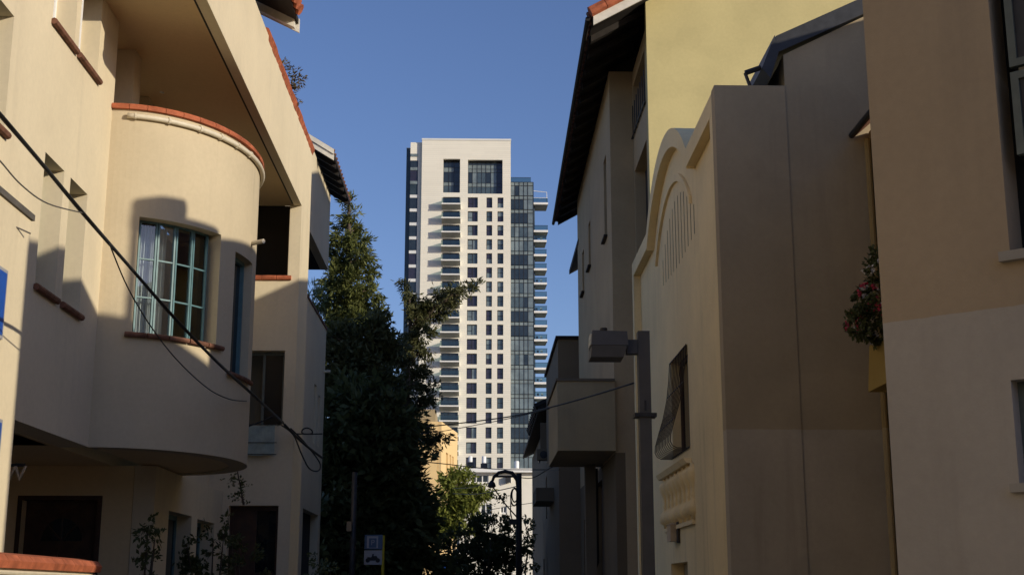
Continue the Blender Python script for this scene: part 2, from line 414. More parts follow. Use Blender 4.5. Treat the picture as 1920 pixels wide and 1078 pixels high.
# ---- rounded bay
BA, BB, BCX, BCY = 1.80, 2.42, XA, 21.62
def bayf(u, v, d): return (BCX + (BA - d) * math.sin(u), BCY - (BB - d) * math.cos(u), v)
def phi_of(px, z, d=0.0):
    best = None
    for i in range(1, 1800):
        u = i / 1800 * 1.95
        x, _ = pxof(Vector(bayf(u, z, d)))
        if best is None or abs(x - px) < best[0]: best = (abs(x - px), u)
    return best[1]
ph0, ph1 = phi_of(258, 6.6), phi_of(412, 6.6)
Zw0, Zw1 = 5.30, 7.06
ps0 = phi_of(440, 6.6); ps1 = ps0 + 0.36
bay_us = [i * math.pi / 64 for i in range(65)]
m = grid_wall(MB(), bayf, bay_us, [Z_SOF, Z_PAR], [(ph0, ph1, Zw0, Zw1), (ps0, ps1, 4.95, 6.90)], 0.30)
bay = obj('bay_wall', m, 'cream_bay', H)
for z, mt, nm in ((Z_SOF + .02, 'cream_in', 'bay_soffit'), (7.85, 'cream_in', 'terrace_floor')):
    mm = MB(); lp = [bayf(u, z, 0.29) for u in bay_us]
    mm.extr(lp, (0, 0, 0.2)); obj(nm, mm, mt, H)
# the bay window: four leaves of three panes, each pane its own flat sheet
NW, NR = 4, 3
win = None
for c in range(NW):
    ua, ub = ph0 + (ph1 - ph0) * .94 * c / NW + .004, ph0 + (ph1 - ph0) * .94 * (c + 1) / NW
    a0, b0 = Vector(bayf(ua, 0, .22)), Vector(bayf(ub, 0, .22)); dirv = (b0 - a0).normalized(); nrm = Vector((dirv.y, -dirv.x, 0))
    L = (b0 - a0).length; fr = MB()
    def bar(u0, u1, v0, v1, t0=-.025, t1=.03):
        loop = [a0 + dirv * u + nrm * t0 + Vector((0, 0, v)) for u, v in ((u0, v0), (u1, v0), (u1, v1), (u0, v1))]
        fr.extr(loop, nrm * (t1 - t0))
    e = .026
    bar(0, e, Zw0, Zw1); bar(L - e, L, Zw0, Zw1); bar(e, L - e, Zw0, Zw0 + e); bar(e, L - e, Zw1 - e, Zw1)
    hh = (Zw1 - Zw0) / NR
    for r in range(1, NR): bar(e, L - e, Zw0 + hh * r - .011, Zw0 + hh * r + .011, -.02, .02)
    leaf = obj('window_leaf', fr, 'teal', H)
    for r in range(NR):
        z0 = Zw0 + hh * r + .012; z1 = Zw0 + hh * (r + 1) - .012
        tl = random.uniform(-.006, .006)
        lp = [a0 + dirv * (e * .9) + Vector((0, 0, z0)), a0 + dirv * (L - e * .9) + nrm * tl + Vector((0, 0, z0)), a0 + dirv * (L - e * .9) + nrm * tl + Vector((0, 0, z1)), a0 + dirv * (e * .9) + Vector((0, 0, z1))]
        obj('pane', MB().extr(lp, nrm * .004), 'mirror' if c in (1,) else 'pane', leaf)
# curtain behind the first leaf, dim room
cu = MB(); k = 44
for i in range(k):
    for j in (0,):
        p = []
        for q in (i, i + 1):
            u = ph0 + (ph1 - ph0) * (.02 + .40 * q / k); d = .42 + .03 * math.sin(q * 1.3) + .015 * math.sin(q * .57)
            p.append((u, d))
        cu.face([bayf(p[0][0], Zw0 + .05, p[0][1]), bayf(p[1][0], Zw0 + .05, p[1][1]), bayf(p[1][0], Zw1 - .02, p[1][1]), bayf(p[0][0], Zw1 - .02, p[0][1])])
obj('curtain', cu, 'curtain', H, smooth=True)
obj('room_back', MB().box((-5.75, 19.4, Z_SOF + .27), (-5.65, 23.9, 7.8)), 'inside', H)
for zz0, ua, ub, nm in ((Zw0, ph0 - .06, ph1 + .06, 5), (4.95, ps0 - .05, ps1 + .03, 2)):
    for i in range(nm):
        u0 = ua + (ub - ua) * i / nm; u1 = ua + (ub - ua) * (i + 1) / nm
        obj('sill_tile', MB().tube([bayf(u0 + .004, zz0 - .035, -.05), bayf((u0 + u1) / 2, zz0 - .035, -.05), bayf(u1 - .004, zz0 - .035, -.05)], .040, 8), 'terra_d', H)
# slit window of the bay
fr = MB()
for (u0, u1, z0, z1) in ((ps0 + .004, ps0 + .03, 4.95, 6.9), (ps1 - .03, ps1 - .004, 4.95, 6.9), (ps0 + .03, ps1 - .03, 4.95, 5.0), (ps0 + .03, ps1 - .03, 6.84, 6.9)):
    lp = [bayf(u0, z0, .2), bayf(u1, z0, .2), bayf(u1, z1, .2), bayf(u0, z1, .2)]
    n0 = Vector(bayf((u0 + u1) / 2, z0, .13)) - Vector(bayf((u0 + u1) / 2, z0, .2)); fr.extr(lp, n0)
sw = obj('slit_window', fr, 'teal', H)
obj('pane', MB().extr([bayf(ps0 + .02, 4.98, .19), bayf(ps1 - .02, 4.98, .19), bayf(ps1 - .02, 6.86, .19), bayf(ps0 + .02, 6.86, .19)], (0.004, 0.002, 0)), 'glass_d', sw)
# parapet coping: brick-red rowlock tiles and the cream pipe under it
NT = 22
for i in range(NT):
    u0 = math.pi * i / NT + .002; u1 = math.pi * (i + 1) / NT - .002
    mm = MB(); prof = [(-.06, 0), (-.07, .045), (-.04, .085), (.15, .10), (.36, .085), (.36, 0)]
    rings = []
    for u in (u0, (u0 + u1) / 2, u1): rings.append([bayf(u, Z_PAR + dz, d) for d, dz in prof])
    mm.prism(rings[0], rings[1]); mm.prism(rings[1], rings[2])
    obj('coping_tile', mm, 'terra', H)
obj('parapet_pipe', MB().tube([bayf(math.pi * i / 48, Z_PAR - .11, -.045) for i in range(2, 46)], .042, 8), 'pipe', H, smooth=True)
for i in (3, 7, 11, 14, 17, 20):
    u = math.pi * i / 48 * 1.0
    obj('pipe_clip', MB().tube([bayf(u - .008, Z_PAR - .11, -.045), bayf(u + .008, Z_PAR - .11, -.045)], .056, 8), 'pipe', H)
p = Vector(bayf(phi_of(470, 7.0), 7.22, 0))
obj('drain_spout', MB().tube([p + Vector((-.1, .1, 0)), p + Vector((.22, -.12, .0))], .04, 8), 'pipe', H)
# ---- projecting top volume with its beam, ceiling and coping
YN = 17.45
obj('upper_wall', grid_wall(MB(), xwall(XB, -1), [YN, YE], [Z_BEAM, Z_TOP], [], 0.16), 'cream', H)
obj('upper_end_wall', MB().box((XB - .165, YN + .002, Z_CEIL + .26), (-6.02, YN + .3, Z_TOP - .004)), 'cream', H)
obj('drip_edge', MB().box((XB - .163, YN, Z_BEAM + .015), (XB - .20, YE - 1.5, Z_BEAM + .10)), 'soffit', H)
obj('ceiling', MB().box((XB - .165, YN + .01, Z_CEIL), (-11, YE - .012, Z_CEIL + .25)), 'cream_in', H)
obj('roof_deck', MB().box((XB - .31, YN + .31, 11.0), (-11, YE - .01, 11.15)), 'terra_d', H)
tiles_line((XB - .12, 22.75, Z_TOP + .03), (XB - .12, YE + .05, Z_TOP + .03), 16, .17, 'coping_tile', H, 'terra')
# terrace back wall, two square columns
obj('terrace_wall', MB().box((-7.9, 19.26, 8.06), (-8.2, YW, Z_CEIL - .005)), 'cream_in', H)
for cx, cy in ((250.5, 0), (281, 1)):
    Y = 20.3 if cy == 0 else 22.4
    x1 = ony(cx, 150, Y).x
    obj('column', MB().box((x1 - .55, Y, 8.06), (x1, Y + .42, Z_CEIL - .003)), 'cream', H)
# ---- wing
holes = [(-5.50, -4.145, 8.14, Z_BEAM + .5), (-5.15, -4.14, 4.99, 6.57), (-5.17, -4.15, 0.2, 3.34)]
obj('wing_wall', grid_wall(MB(), ywall(YW), [-5.9, XB], [0, Z_BEAM - .002], holes, 0.30), 'cream', H)
obj('wing_side_wall', grid_wall(MB(), xwall(XB, -1), [YW + .302, YE], [0, Z_BEAM - .002], [], 0.3), 'cream', H)
obj('wing_room', MB().box((-5.9, YW + 1.38, 0), (XB - .31, YE - .02, Z_CEIL - .01)), 'inside', H)
for z in (3.6, 7.0): obj('wing_floor', MB().box((-5.9, YW + .31, z), (XB - .31, YW + 1.37, z + .2)), 'cream_in', H)
tiles_line((-5.3, YW - .03, 8.14), (-4.06, YW - .03, 8.14), 4, .055, 'sill_tile', H, 'terra')
# room details seen in the wing window
fr = MB()
for a, b in (((-5.15, YW + .2, 4.99), (-5.09, YW + .26, 6.57)), ((-4.2, YW + .2, 4.99), (-4.14, YW + .26, 6.57)), ((-5.09, YW + .2, 6.5), (-4.2, YW + .26, 6.57)), ((-4.62, YW + .2, 4.99), (-4.57, YW + .26, 6.5))): fr.box(a, b)
ww = obj('wing_window', fr, 'sage', H)
obj('pane', MB().box((-4.57, YW + .22, 5.02), (-4.2, YW + .228, 6.5)), 'glass_d', ww)
obj('inner_wall', MB().box((-5.09, YW + 1.0, 3.81), (-4.6, YW + 1.1, 6.99)), 'grey_d', H)
tagdoor = MB()
for a, b in (((-5.17, YW + .2, 0.2), (-5.1, YW + .28, 3.34)), ((-4.22, YW + .2, .2), (-4.15, YW + .28, 3.34)), ((-5.1, YW + .2, 3.25), (-4.22, YW + .28, 3.34)), ((-4.7, YW + .2, .2), (-4.62, YW + .28, 3.25)), ((-4.62, YW + .2, 1.9), (-4.22, YW + .28, 2.0))): tagdoor.box(a, b)
gd = obj('garden_door', tagdoor, 'wood', H)
obj('pane', MB().box((-4.62, YW + .23, 2.0), (-4.22, YW + .235, 3.25)), 'glass_d', gd)
obj('door_leaf', MB().box((-5.1, YW + .215, .2), (-4.7, YW + .255, 3.25)), 'wood', gd)
# ---- ground floor
XG = -5.3
holes = [(23.1, 24.95, 1.2, 2.96), (25.45, 27.1, 1.2, 2.94)]
obj('ground_wall', grid_wall(MB(), xwall(XG, -1), [22.05, YW - .002], [0, Z_SOF - .003], holes, 0.35), 'cream', H)
obj('ground_core', MB().box((-9, 22.45, 0), (XG - .36, YW - .1, Z_SOF - .05)), 'inside', H)
obj('upper_back_wall', MB().box((XA - .3, 24.0, Z_SOF), (XA, YW - .003, 8.05)), 'cream', H)
for (y0, y1, z0, z1) in holes:
    fr = MB()
    for a, b in (((XG - .32, y0, z0), (XG - .27, y0 + .08, z1)), ((XG - .32, y1 - .08, z0), (XG - .27, y1, z1)), ((XG - .32, y0 + .08, z1 - .08), (XG - .27, y1 - .08, z1)), ((XG - .32, y0 + .08, z0), (XG - .27, y1 - .08, z0 + .08))): fr.box(a, b)
    g = obj('ground_window', fr, 'teal', H); obj('pane', MB().box((XG - .30, y0 + .08, z0 + .08), (XG - .295, y1 - .08, z1 - .08)), 'glass_d', g)
dY = 22.06
dx0, dx1 = ony(42, 938, dY).x, ony(184, 938, dY).x; dz1 = ony(100, 937, dY).z
obj('entrance_wall', grid_wall(MB(), ywall(dY), [-11, XG - .36], [0, Z_SOF - .003], [(dx0, dx1, 0.12, dz1)], 0.4), 'cream_in', H)
obj('entrance_side_wall', MB().box((-9.0, 15.8, 0), (-9.3, dY, Z_SOF - .004)), 'cream_in', H)
d = MB(); d.box((dx0, dY + .22, .12), (dx1, dY + .28, dz1))
door = obj('entrance_door', d, 'wood', H)
mid = (dx0 + dx1) / 2
fanr = (dx1 - dx0) * .27
fan = [(mid + fanr * math.cos(a), dY + .215, 2.42 + fanr * 1.1 * math.sin(a)) for a in [math.pi * i / 14 for i in range(15)]]
obj('fanlight', MB().extr(fan, (0, -.01, 0)), 'glass_d', door)
for a in (0.25, .5, .75):
    obj('fanlight_bar', MB().tube([(mid, dY + .2, 2.42), (mid + fanr * math.cos(a * math.pi), dY + .2, 2.42 + fanr * 1.1 * math.sin(a * math.pi))], .012, 6), 'wood', door)
for (x0, x1) in ((dx0 + .1, mid - .04), (mid + .04, dx1 - .1)):
    for z0, z1 in ((.25, 1.1), (1.2, 2.25)): obj('door_panel', MB().box((x0, dY + .195, z0), (x1, dY + .219, z1)), 'wood', door)
obj('door_frame', MB().box((dx0 - .07, dY - .02, .12), (dx0, dY + .2, dz1 + .07)).box((dx1, dY - .02, .12), (dx1 + .07, dY + .2, dz1 + .07)).box((dx0, dY - .02, dz1), (dx1, dY + .2, dz1 + .07)), 'wood', door)
# gate pier at the near end of the facade
XP = -5.2
obj('pier', MB().box((XP, 9.0, 0), (XP - .395, 14.96, 5.78)), 'cream', H)
obj('pier_flashing', MB().box((XP + .03, 9.0, 5.78), (XP - .395, 14.99, 5.85)), 'wire_grey', H)
# main roof corner with its tiles and white boards
rf = Vector((-3.45, 0, 11.95)); sl_ = 0.5
def roofpt(x, y, dz=0.0): return (x, y, rf.z + (rf.x - x) * sl_ + dz)
eave_m = MB().prism([roofpt(rf.x, YN - .2), roofpt(rf.x, 23.3), roofpt(-9, 23.3), roofpt(-9, YN - .2)], [roofpt(rf.x, YN - .2, .1), roofpt(rf.x, 23.3, .1), roofpt(-9, 23.3, .1), roofpt(-9, YN - .2, .1)])
roof1 = obj('roof', eave_m, 'soffit', H)
for yy in (18.6, 20.2, 21.7, 23.2):
    obj('rafter', MB().prism([roofpt(rf.x - .05, yy - .06, -.16), roofpt(rf.x - .05, yy + .06, -.16), roofpt(-5, yy + .06, -.16), roofpt(-5, yy - .06, -.16)], [roofpt(rf.x - .05, yy - .06, -.003), roofpt(rf.x - .05, yy + .06, -.003), roofpt(-5, yy + .06, -.003), roofpt(-5, yy - .06, -.003)]), 'fascia', roof1)
obj('verge_board', MB().prism([roofpt(rf.x + .02, 23.302, -.16), roofpt(rf.x + .02, 23.34, -.16), roofpt(-5.5, 23.34, -.16), roofpt(-5.5, 23.302, -.16)], [roofpt(rf.x + .02, 23.302, .11), roofpt(rf.x + .02, 23.34, .11), roofpt(-5.5, 23.34, .11), roofpt(-5.5, 23.302, .11)]), 'fascia', roof1)
for i in range(22):
    yy = YN - .15 + i * .265
    obj('roof_tile', MB().tube([roofpt(rf.x + .1, yy, .13), roofpt(rf.x - .35, yy, .15), roofpt(rf.x - .8, yy, .14)], .11, 7), 'terra', roof1)
obj('attic_wall', MB().box((XB - .35, YN + .35, 11.16), (-8, 23.0, 12.3)), 'cream', H)

# things fixed to or standing by the cream house
low = thing('garden_wall', 'low sunlit cream garden wall with red tile top beside the entrance', 'wall', (-4.2, 12, 0))
obj('wall', MB().box((-4.0, 8.0, 0), (-4.32, 14.2, 1.80)), 'cream', low)
obj('pipe', MB().tube([(-3.98, 8, 1.765), (-3.98, 14.2, 1.765)], .02, 6), 'pipe', low)
for i in range(20):
    y0 = 8.0 + i * .312; y1 = y0 + .304
    obj('coping_tile', MB().extr([(-3.94, y0, 1.80), (-3.92, y0, 1.86), (-3.96, y0, 1.91), (-4.16, y0, 1.94), (-4.36, y0, 1.90), (-4.38, y0, 1.80)], (0, y1 - y0, 0)), 'terra', low)
for (za, zb, ye_, lab) in ((4.26, 5.02, 14.30, 'blue board with white rim, upper one on the cream pier'), (2.75, 3.42, 14.52, 'blue board with white rim, lower one on the cream pier')):
    t_ = thing('wall_sign', lab, 'sign', (XP + .03, 13.9, za), 'blue boards on the pier')
    obj('rim', MB().box((XP + .002, 13.2, za), (XP + .025, ye_, zb)), 'signwhite', t_)
    obj('board', MB().box((XP + .025, 13.24, za + .04), (XP + .032, ye_ - .04, zb - .04)), 'blue', t_)
lw = text_mesh('W', .27, .012, 'letter'); lw.materials.append(M['gilt'])
c_ = ony(29.5, 889, 17.2)
lo = thing('letter_sign', 'pale brass letter W hanging in the shaded entrance beside the pier', 'sign', (c_.x, 17.2, c_.z - .2))
lm = instance(lw, 'letter', (c_.x, 17.17, c_.z), lo); lm.rotation_euler = (math.pi / 2, 0, 0)
adopt(lm, lo)
obj('rail', MB().box((c_.x - 1.4, 17.2, c_.z + .10), (c_.x + .10, 17.23, c_.z + .14)), 'soffit', lo)
obj('bracket', MB().box((c_.x - .7, 17.2, c_.z + .143), (c_.x - .66, 17.23, Z_SOF)), 'metal_d', lo)
# spot lamp on the terrace column
p = ony(284, 168, 22.35)
sp = thing('spot_lamp', 'small white spot lamp fixed to the terrace column', 'lamp', (p.x, p.y, p.z))
obj('mount', MB().lathe((p.x - .04, p.y - .02, p.z - .06), [(.07, 0), (.07, .12)], 10), 'white', sp)
obj('head', MB().tube([p + Vector((.02, -.05, .0)), p + Vector((.16, -.12, -.05)), p + Vector((.26, -.17, -.08))], [.05, .05, .065], 10), 'white', sp)
# cloth hung under the wing window
cl = MB(); a = ony(461, 797, YW - .12); b = ony(516, 797, YW - .12); nn = 10
for i in range(nn):
    for j in range(6):
        q = []
        for (ii, jj) in ((i, j), (i + 1, j), (i + 1, j + 1), (i, j + 1)):
            q.append((a.x - .2 + (b.x - a.x + .2) * ii / nn, YW - .13 + .02 * math.sin(ii * 1.1 + jj * .5), a.z - .62 * jj / 6 + .01 * math.sin(ii * .8)))
        cl.face(q)
clo = thing('hanging_cloth', 'pale green cloth hung on a line below the wing window', 'cloth', (a.x, YW - .13, a.z - .62))
obj('sheet', cl, 'cloth', clo, smooth=True)
for z in (a.z + .01, a.z - .36, a.z - .60):
    obj('line', MB().tube([(a.x - .2, YW - .15, z), (b.x + .05, YW - .15, z)], .008, 6), 'rubber', clo)
obj('bracket', MB().tube([(b.x + .04, YW, a.z + .01), (b.x + .04, YW - .2, a.z + .01)], .012, 6), 'metal_d', clo)
obj('bracket', MB().tube([(a.x - .15, YW, a.z + .01), (a.x - .15, YW - .2, a.z + .01)], .012, 6), 'metal_d', clo)

# ================================================================== LEFT: NEXT HOUSE, its eave towards the street
K2 = 1.12; X2 = -5.4 * K2; YB0, YB1 = 40.5 * K2 - 4, 45.75 * K2
def zz2(z): return 1.6 + (z - 1.6) * K2
h2 = thing('grey_house', 'shaded pale house with open roof loggia and deep eave behind the cream house', 'house', (X2 - 2, 46, 0))
zl0, zl1, zt2 = zz2(10.5), zz2(12.65), zz2(14.95)
obj('upper_wall', MB().box((X2, YB0, zl1), (X2 - .3, YB1, zt2 + .5)), 'cream', h2)
obj('loggia_soffit', MB().box((X2 - .31, YB0, zl1 + .002), (X2 - 2.2, YB1 - .002, zl1 + .2)), 'soffit', h2)
holes = [(43.6 * K2 - .7, 43.6 * K2, zz2(6.3), zz2(8.2)), (44.6 * K2 - .5, 44.6 * K2 + .1, zz2(6.3), zz2(8.0)), (42.3 * K2 - 1.2, 45.2 * K2, .3, zz2(4.1))]
obj('lower_wall', grid_wall(MB(), xwall(X2, -1), [YB0, YB1], [0, zl0], holes, 0.3), 'cream', h2)
obj('coping', MB().box((X2 + .04, YB0, zl0 + .002), (X2 - .34, YB1 + .03, zl0 + .09)), 'terra_d', h2)
obj('core', MB().box((X2 - .31, YB0, 0), (X2 - 6, YB1 - .01, zl0 - .8)), 'inside', h2)
obj('loggia_post', MB().box((X2 - .02, YB0, zl0 + .1), (X2 - .28, YB0 + 1.2, zl1 - .002)), 'cream', h2)
ex = X2 + .62; e0 = onx(625, 290, ex); e1 = onx(655, 402, ex)
def r2(x, y, dz=0): return (x, y, e0.z + (ex - x) * .62 + dz)
ya, yb = e0.y, e1.y + .3
rf2 = obj('roof', MB().prism([r2(ex, ya), r2(ex, yb), r2(ex - 5, yb), r2(ex - 5, ya)], [r2(ex, ya, .14), r2(ex, yb, .14), r2(ex - 5, yb, .14), r2(ex - 5, ya, .14)]), 'soffit', h2)
for dz0, dz1, yy in ((-.22, .0, 0), (-.0, .2, -.05)):
    obj('verge_board', MB().prism([r2(ex + .03, ya - .06 + yy, dz0), r2(ex + .03, ya - .01 + yy, dz0), r2(ex - 3, ya - .01 + yy, dz0), r2(ex - 3, ya - .06 + yy, dz0)], [r2(ex + .03, ya - .06 + yy, dz1 - .012), r2(ex + .03, ya - .01 + yy, dz1 - .012), r2(ex - 3, ya - .01 + yy, dz1 - .012), r2(ex - 3, ya - .06 + yy, dz1 - .012)]), 'fascia', rf2)
n2 = 14
for i in range(n2):
    yy = ya + .2 + (yb - ya - .3) * i / (n2 - 1)
    obj('roof_tile', MB().tube([r2(ex - .02, yy, .13), r2(ex - .9, yy, .13)], .12, 7), 'terra_d', rf2)
    if i % 2 == 0: obj('rafter', MB().prism([r2(ex - .02, yy - .06, -.18), r2(ex - .02, yy + .06, -.18), r2(ex - 1.2, yy + .06, -.18), r2(ex - 1.2, yy - .06, -.18)], [r2(ex - .02, yy - .06, -.002), r2(ex - .02, yy + .06, -.002), r2(ex - 1.2, yy + .06, -.002), r2(ex - 1.2, yy - .06, -.002)]), 'soffit', rf2)
q = onx(607, 697, X2)
obj('spout', MB().tube([(X2 - .1, q.y, q.z), (X2 + .25, q.y, q.z + .02)], .05, 8), 'pipe', h2)

# ================================================================== RIGHT: NEAREST HOUSE (two-tone, turned to the street)
C0 = Vector((2.91, 9.42, 0)); ang = math.radians(41.5)
fd = Vector((math.cos(ang), -math.sin(ang), 0)); bd = Vector((math.sin(ang), math.cos(ang), 0)); fn = Vector((-math.sin(ang), -math.cos(ang), 0))
zb0 = onpl(1700, 600, C0, fn).z
M['brown_two'] = plaster('brown_two_tone_plaster', (0.40, 0.30, 0.19), 0.08, 0.25, band=(zb0, (0.42, 0.365, 0.295)))
near = thing('corner_house', 'near shaded brown house with paler lower wall at the right edge', 'house', (4.6, 9, 0))
def nf(u, v, d): p = C0 + fd * u + bd * d; return (p.x, p.y, v)
def un(px, py): q = onpl(px, py, C0, fn); return (q - C0).dot(fd), q.z
u0, z_top = un(1862, 0); u1, zs = un(1884, 474); uS = (u0 + u1) / 2
ul, zl = un(1900, 712); ul2, zlb = un(1906, 906)
WU = uS + 1.25
holes = [(uS, WU, zs, 8.0), ((ul + ul2) / 2, (ul + ul2) / 2 + .9, zlb, zl)]
obj('front_wall', grid_wall(MB(), nf, [0, 2.3], [0, 8.56], holes, 0.32), 'brown_two', near)
# gabled side and body
prof = [(0.33, 8.55), (1.7, 9.14), (3.08, 8.85), (4.3, 8.3), (5.4, 7.9)]
lp = [C0 + bd * .33 + Vector((0, 0, 0))] + [C0 + bd * s_ + Vector((0, 0, z_)) for s_, z_ in prof] + [C0 + bd * 5.4]
obj('side_wall', MB().extr(lp, fd * 2.3), 'brown_two', near)
# casement: two sashes, grey-green
def quadbar(mb, ua, ub, va, vb, d0, d1):
    mb.prism([nf(ua, va, d0), nf(ub, va, d0), nf(ub, vb, d0), nf(ua, vb, d0)], [nf(ua, va, d1), nf(ub, va, d1), nf(ub, vb, d1), nf(ua, vb, d1)])
zmid = onpl(1900, 290, C0, fn).z; zm0 = onpl(1900, 128, C0, fn).z
sashes = [(zmid, zm0 - .02), (zm0 + .02, 7.4)]
for va, vb in sashes:
    fr = MB(); e = .055; ua = uS + .10; ub = WU - .03
    quadbar(fr, ua, ua + e, va, vb, .02, .07); quadbar(fr, ub - e, ub, va, vb, .02, .07); quadbar(fr, ua + e, ub - e, va, va + e, .02, .07); quadbar(fr, ua + e, ub - e, vb - e, vb, .02, .07)
    sh = obj('shutter', fr, 'sage', near)
    pn = MB(); quadbar(pn, ua + e * .9, ub - e * .9, va + e * .9, vb - e * .9, .04, .05); obj('panel', pn, 'metal_d', sh)
pn = MB(); quadbar(pn, uS, WU, zs, 8.0, .26, .30); obj('window', pn, 'glass_d', near)
sb = MB(); quadbar(sb, uS - .06, WU + .06, zs - .07, zs - .003, -.06, .2); obj('sill', sb, 'tan_grey', near)
uc = (ul + ul2) / 2
pn = MB(); quadbar(pn, uc, uc + .9, zlb, zl, .2, .24); lwn = obj('lower_window', pn, 'glass_d', near)
fr = MB(); quadbar(fr, uc, uc + .06, zlb, zl, .12, .195); quadbar(fr, uc + .06, uc + .9, zl - .06, zl, .12, .195); quadbar(fr, uc + .06, uc + .9, zlb, zlb + .06, .12, .195); obj('frame', fr, 'sage', lwn)
sb = MB(); quadbar(sb, uc - .05, uc + .95, zlb - .06, zlb - .002, -.05, .1); obj('sill', sb, 'tan_grey', near)
# unseen block added behind the front house, shaped to cast the bay's shadow
rb = thing('rear_shadow_block', 'unseen block added behind the near brown house to shade the bay', 'house', (6.5, 13.5, 0))
obj('wall', MB().prism([(4.5, 14.0, 0), (5.3, 16.6, 0), (9.5, 16.6, 0), (9.5, 14.0, 0)], [(4.5, 14.0, 9.68), (5.3, 16.6, 10.12), (9.5, 16.6, 10.12), (9.5, 14.0, 9.68)]), 'tan_grey', rb)
obj('low_wall', MB().extr([(4.85, 12.8, 0), (4.8, 13.995, 0), (9.5, 13.995, 0), (9.5, 9.6, 0)], (0, 0, 6.6)), 'tan_grey', rb)
obj('shadow_beam', MB().prism([(4.12, 12.57, 9.78), (4.5, 13.995, 9.66), (4.66, 13.995, 9.66), (4.28, 12.53, 9.78)], [(4.12, 12.57, 10.02), (4.5, 13.995, 9.86), (4.66, 13.995, 9.86), (4.28, 12.53, 10.02)]), 'wood', rb)  # unseen beam, added to cast the shadow band above the bay window
obj('shadow_post', MB().box((4.17, 12.55, 0), (4.25, 12.63, 9.775)), 'wood', rb)  # unseen support for the added beam
obj('shadow_tank', MB().tube([(4.20, 12.6, 10.09), (4.28, 12.95, 10.09), (4.37, 13.3, 10.06)], [.17, .19, .17], 12), 'grey_d', rb)  # unseen cylinder, added for the bump in that shadow
yd = thing('courtyard_wing', 'narrow mustard house wing with planter balcony between two right-hand houses', 'house', (7.5, 18.5, 0))
XC = 6.42
M['must_two'] = plaster('mustard_two_tone', (0.30, 0.215, 0.095), 0.1, 0.25, band=(4.12, (0.36, 0.28, 0.16)))
obj('wall', MB().box((XC, 16.2, 0), (10, 20.895, 9.05)), 'must_two', yd)
obj('roof', MB().prism([(XC - .28, 16.0, 8.93), (XC - .28, 20.89, 8.93), (9.6, 20.89, 11.95), (9.6, 15.6, 11.95)], [(XC - .28, 16.0, 9.03), (XC - .28, 20.89, 9.03), (9.6, 20.89, 12.05), (9.6, 15.6, 12.05)]), 'terra_d', yd)
obj('gutter', MB().tube([(XC - .3, 16, 8.98), (XC - .3, 20.87, 8.98)], .05, 8), 'metal_d', yd)
obj('downpipe', MB().tube([(XC - .06, 20.8, .1), (XC - .06, 20.8, 8.9)], .05, 8), 'must_two', yd)
# balcony box with flowers
q0 = ony(1628, 735, 19.6); q1 = ony(1630, 648, 19.6)
pb = obj('planter_balcony', MB().prism([(q0.x, 19.6, q0.z), (q0.x, 18.2, q0.z), (XC - .002, 18.2, q0.z), (XC - .002, 19.6, q0.z)], [(q1.x, 19.6, q1.z), (q1.x, 18.2, q1.z), (XC - .002, 18.2, q1.z), (XC - .002, 19.6, q1.z)]), 'mustard', yd)

# ================================================================== RIGHT: HOUSE WITH ARCHED PARAPET
XR, XF = 4.05, 3.87; YR0, YR1, YC, RA = 20.9, 33.3, 27.2, 4.47
arch = thing('arched_parapet_house', 'tan house with curved gable parapet, barred window and moulded balustrade relief', 'house', (6, 27, 0))
def topz(y):
    d = abs(y - YC)
    return 9.83 if d > 3.1 else 11.08 - (RA - math.sqrt(RA * RA - d * d))
ys = [YR0 + .302] + [YC - 3.1 + 6.2 * i / 28 for i in range(29)] + [YR1]
slits = []
NS = 12
for i in range(NS):
    yc_ = 24.35 + (28.75 - 24.35) * i / (NS - 1) + .1
    t_ = (i - (NS - 1) / 2) / ((NS - 1) / 2)
    zt = 9.62 - .78 * t_ * t_; zb_ = 8.25
    slits.append((yc_ - .045, yc_ + .045, zb_ - .1 * (1 - abs(t_)) , zt))
Wy0, Wy1, Wz0, Wz1 = 25.72, 28.05, 4.36, 6.36
niche = (26.5, 28.8, .9, 2.19)
m = grid_wall(MB(), xwall(XR, 1), ys, [0, 9.7, 9.8], slits + [(Wy0, Wy1, Wz0, Wz1), niche], .30, top=lambda y: topz(y) - .004)
obj('front_wall', m, 'tan', arch)
obj('core', MB().box((XR + .305, YR0 + .4, 0), (11, YR1 - .02, 9.3)), 'grey_d', arch)
for (a_, b_, c_, d_) in slits:
    obj('slit', MB().box((XR + .005, a_ + .001, c_ + .001), (XR + .02, b_ - .001, d_ - .001)), 'soffit', arch)  # dark plate just behind the face, stands in for shade inside the slit
# moulding that follows the top
for (a, b) in ((YR0 + .302, YC - 3.1), (YC + 3.1, YR1)):
    obj('cornice', MB().box((XF, a, 9.47), (XR - .002, b, 9.83)), 'tan', arch)
bandz = lambda y: topz(y)
mm = MB()
def strip(y0, y1, dz, x0, x1, ztop):
    mm.prism([(x0, y0, ztop(y0) - dz), (x0, y1, ztop(y1) - dz), (x0, y1, ztop(y1)), (x0, y0, ztop(y0))], [(x1, y0, ztop(y0) - dz), (x1, y1, ztop(y1) - dz), (x1, y1, ztop(y1)), (x1, y0, ztop(y0))])
yy = [YC - 3.1 + 6.2 * i / 36 for i in range(37)]

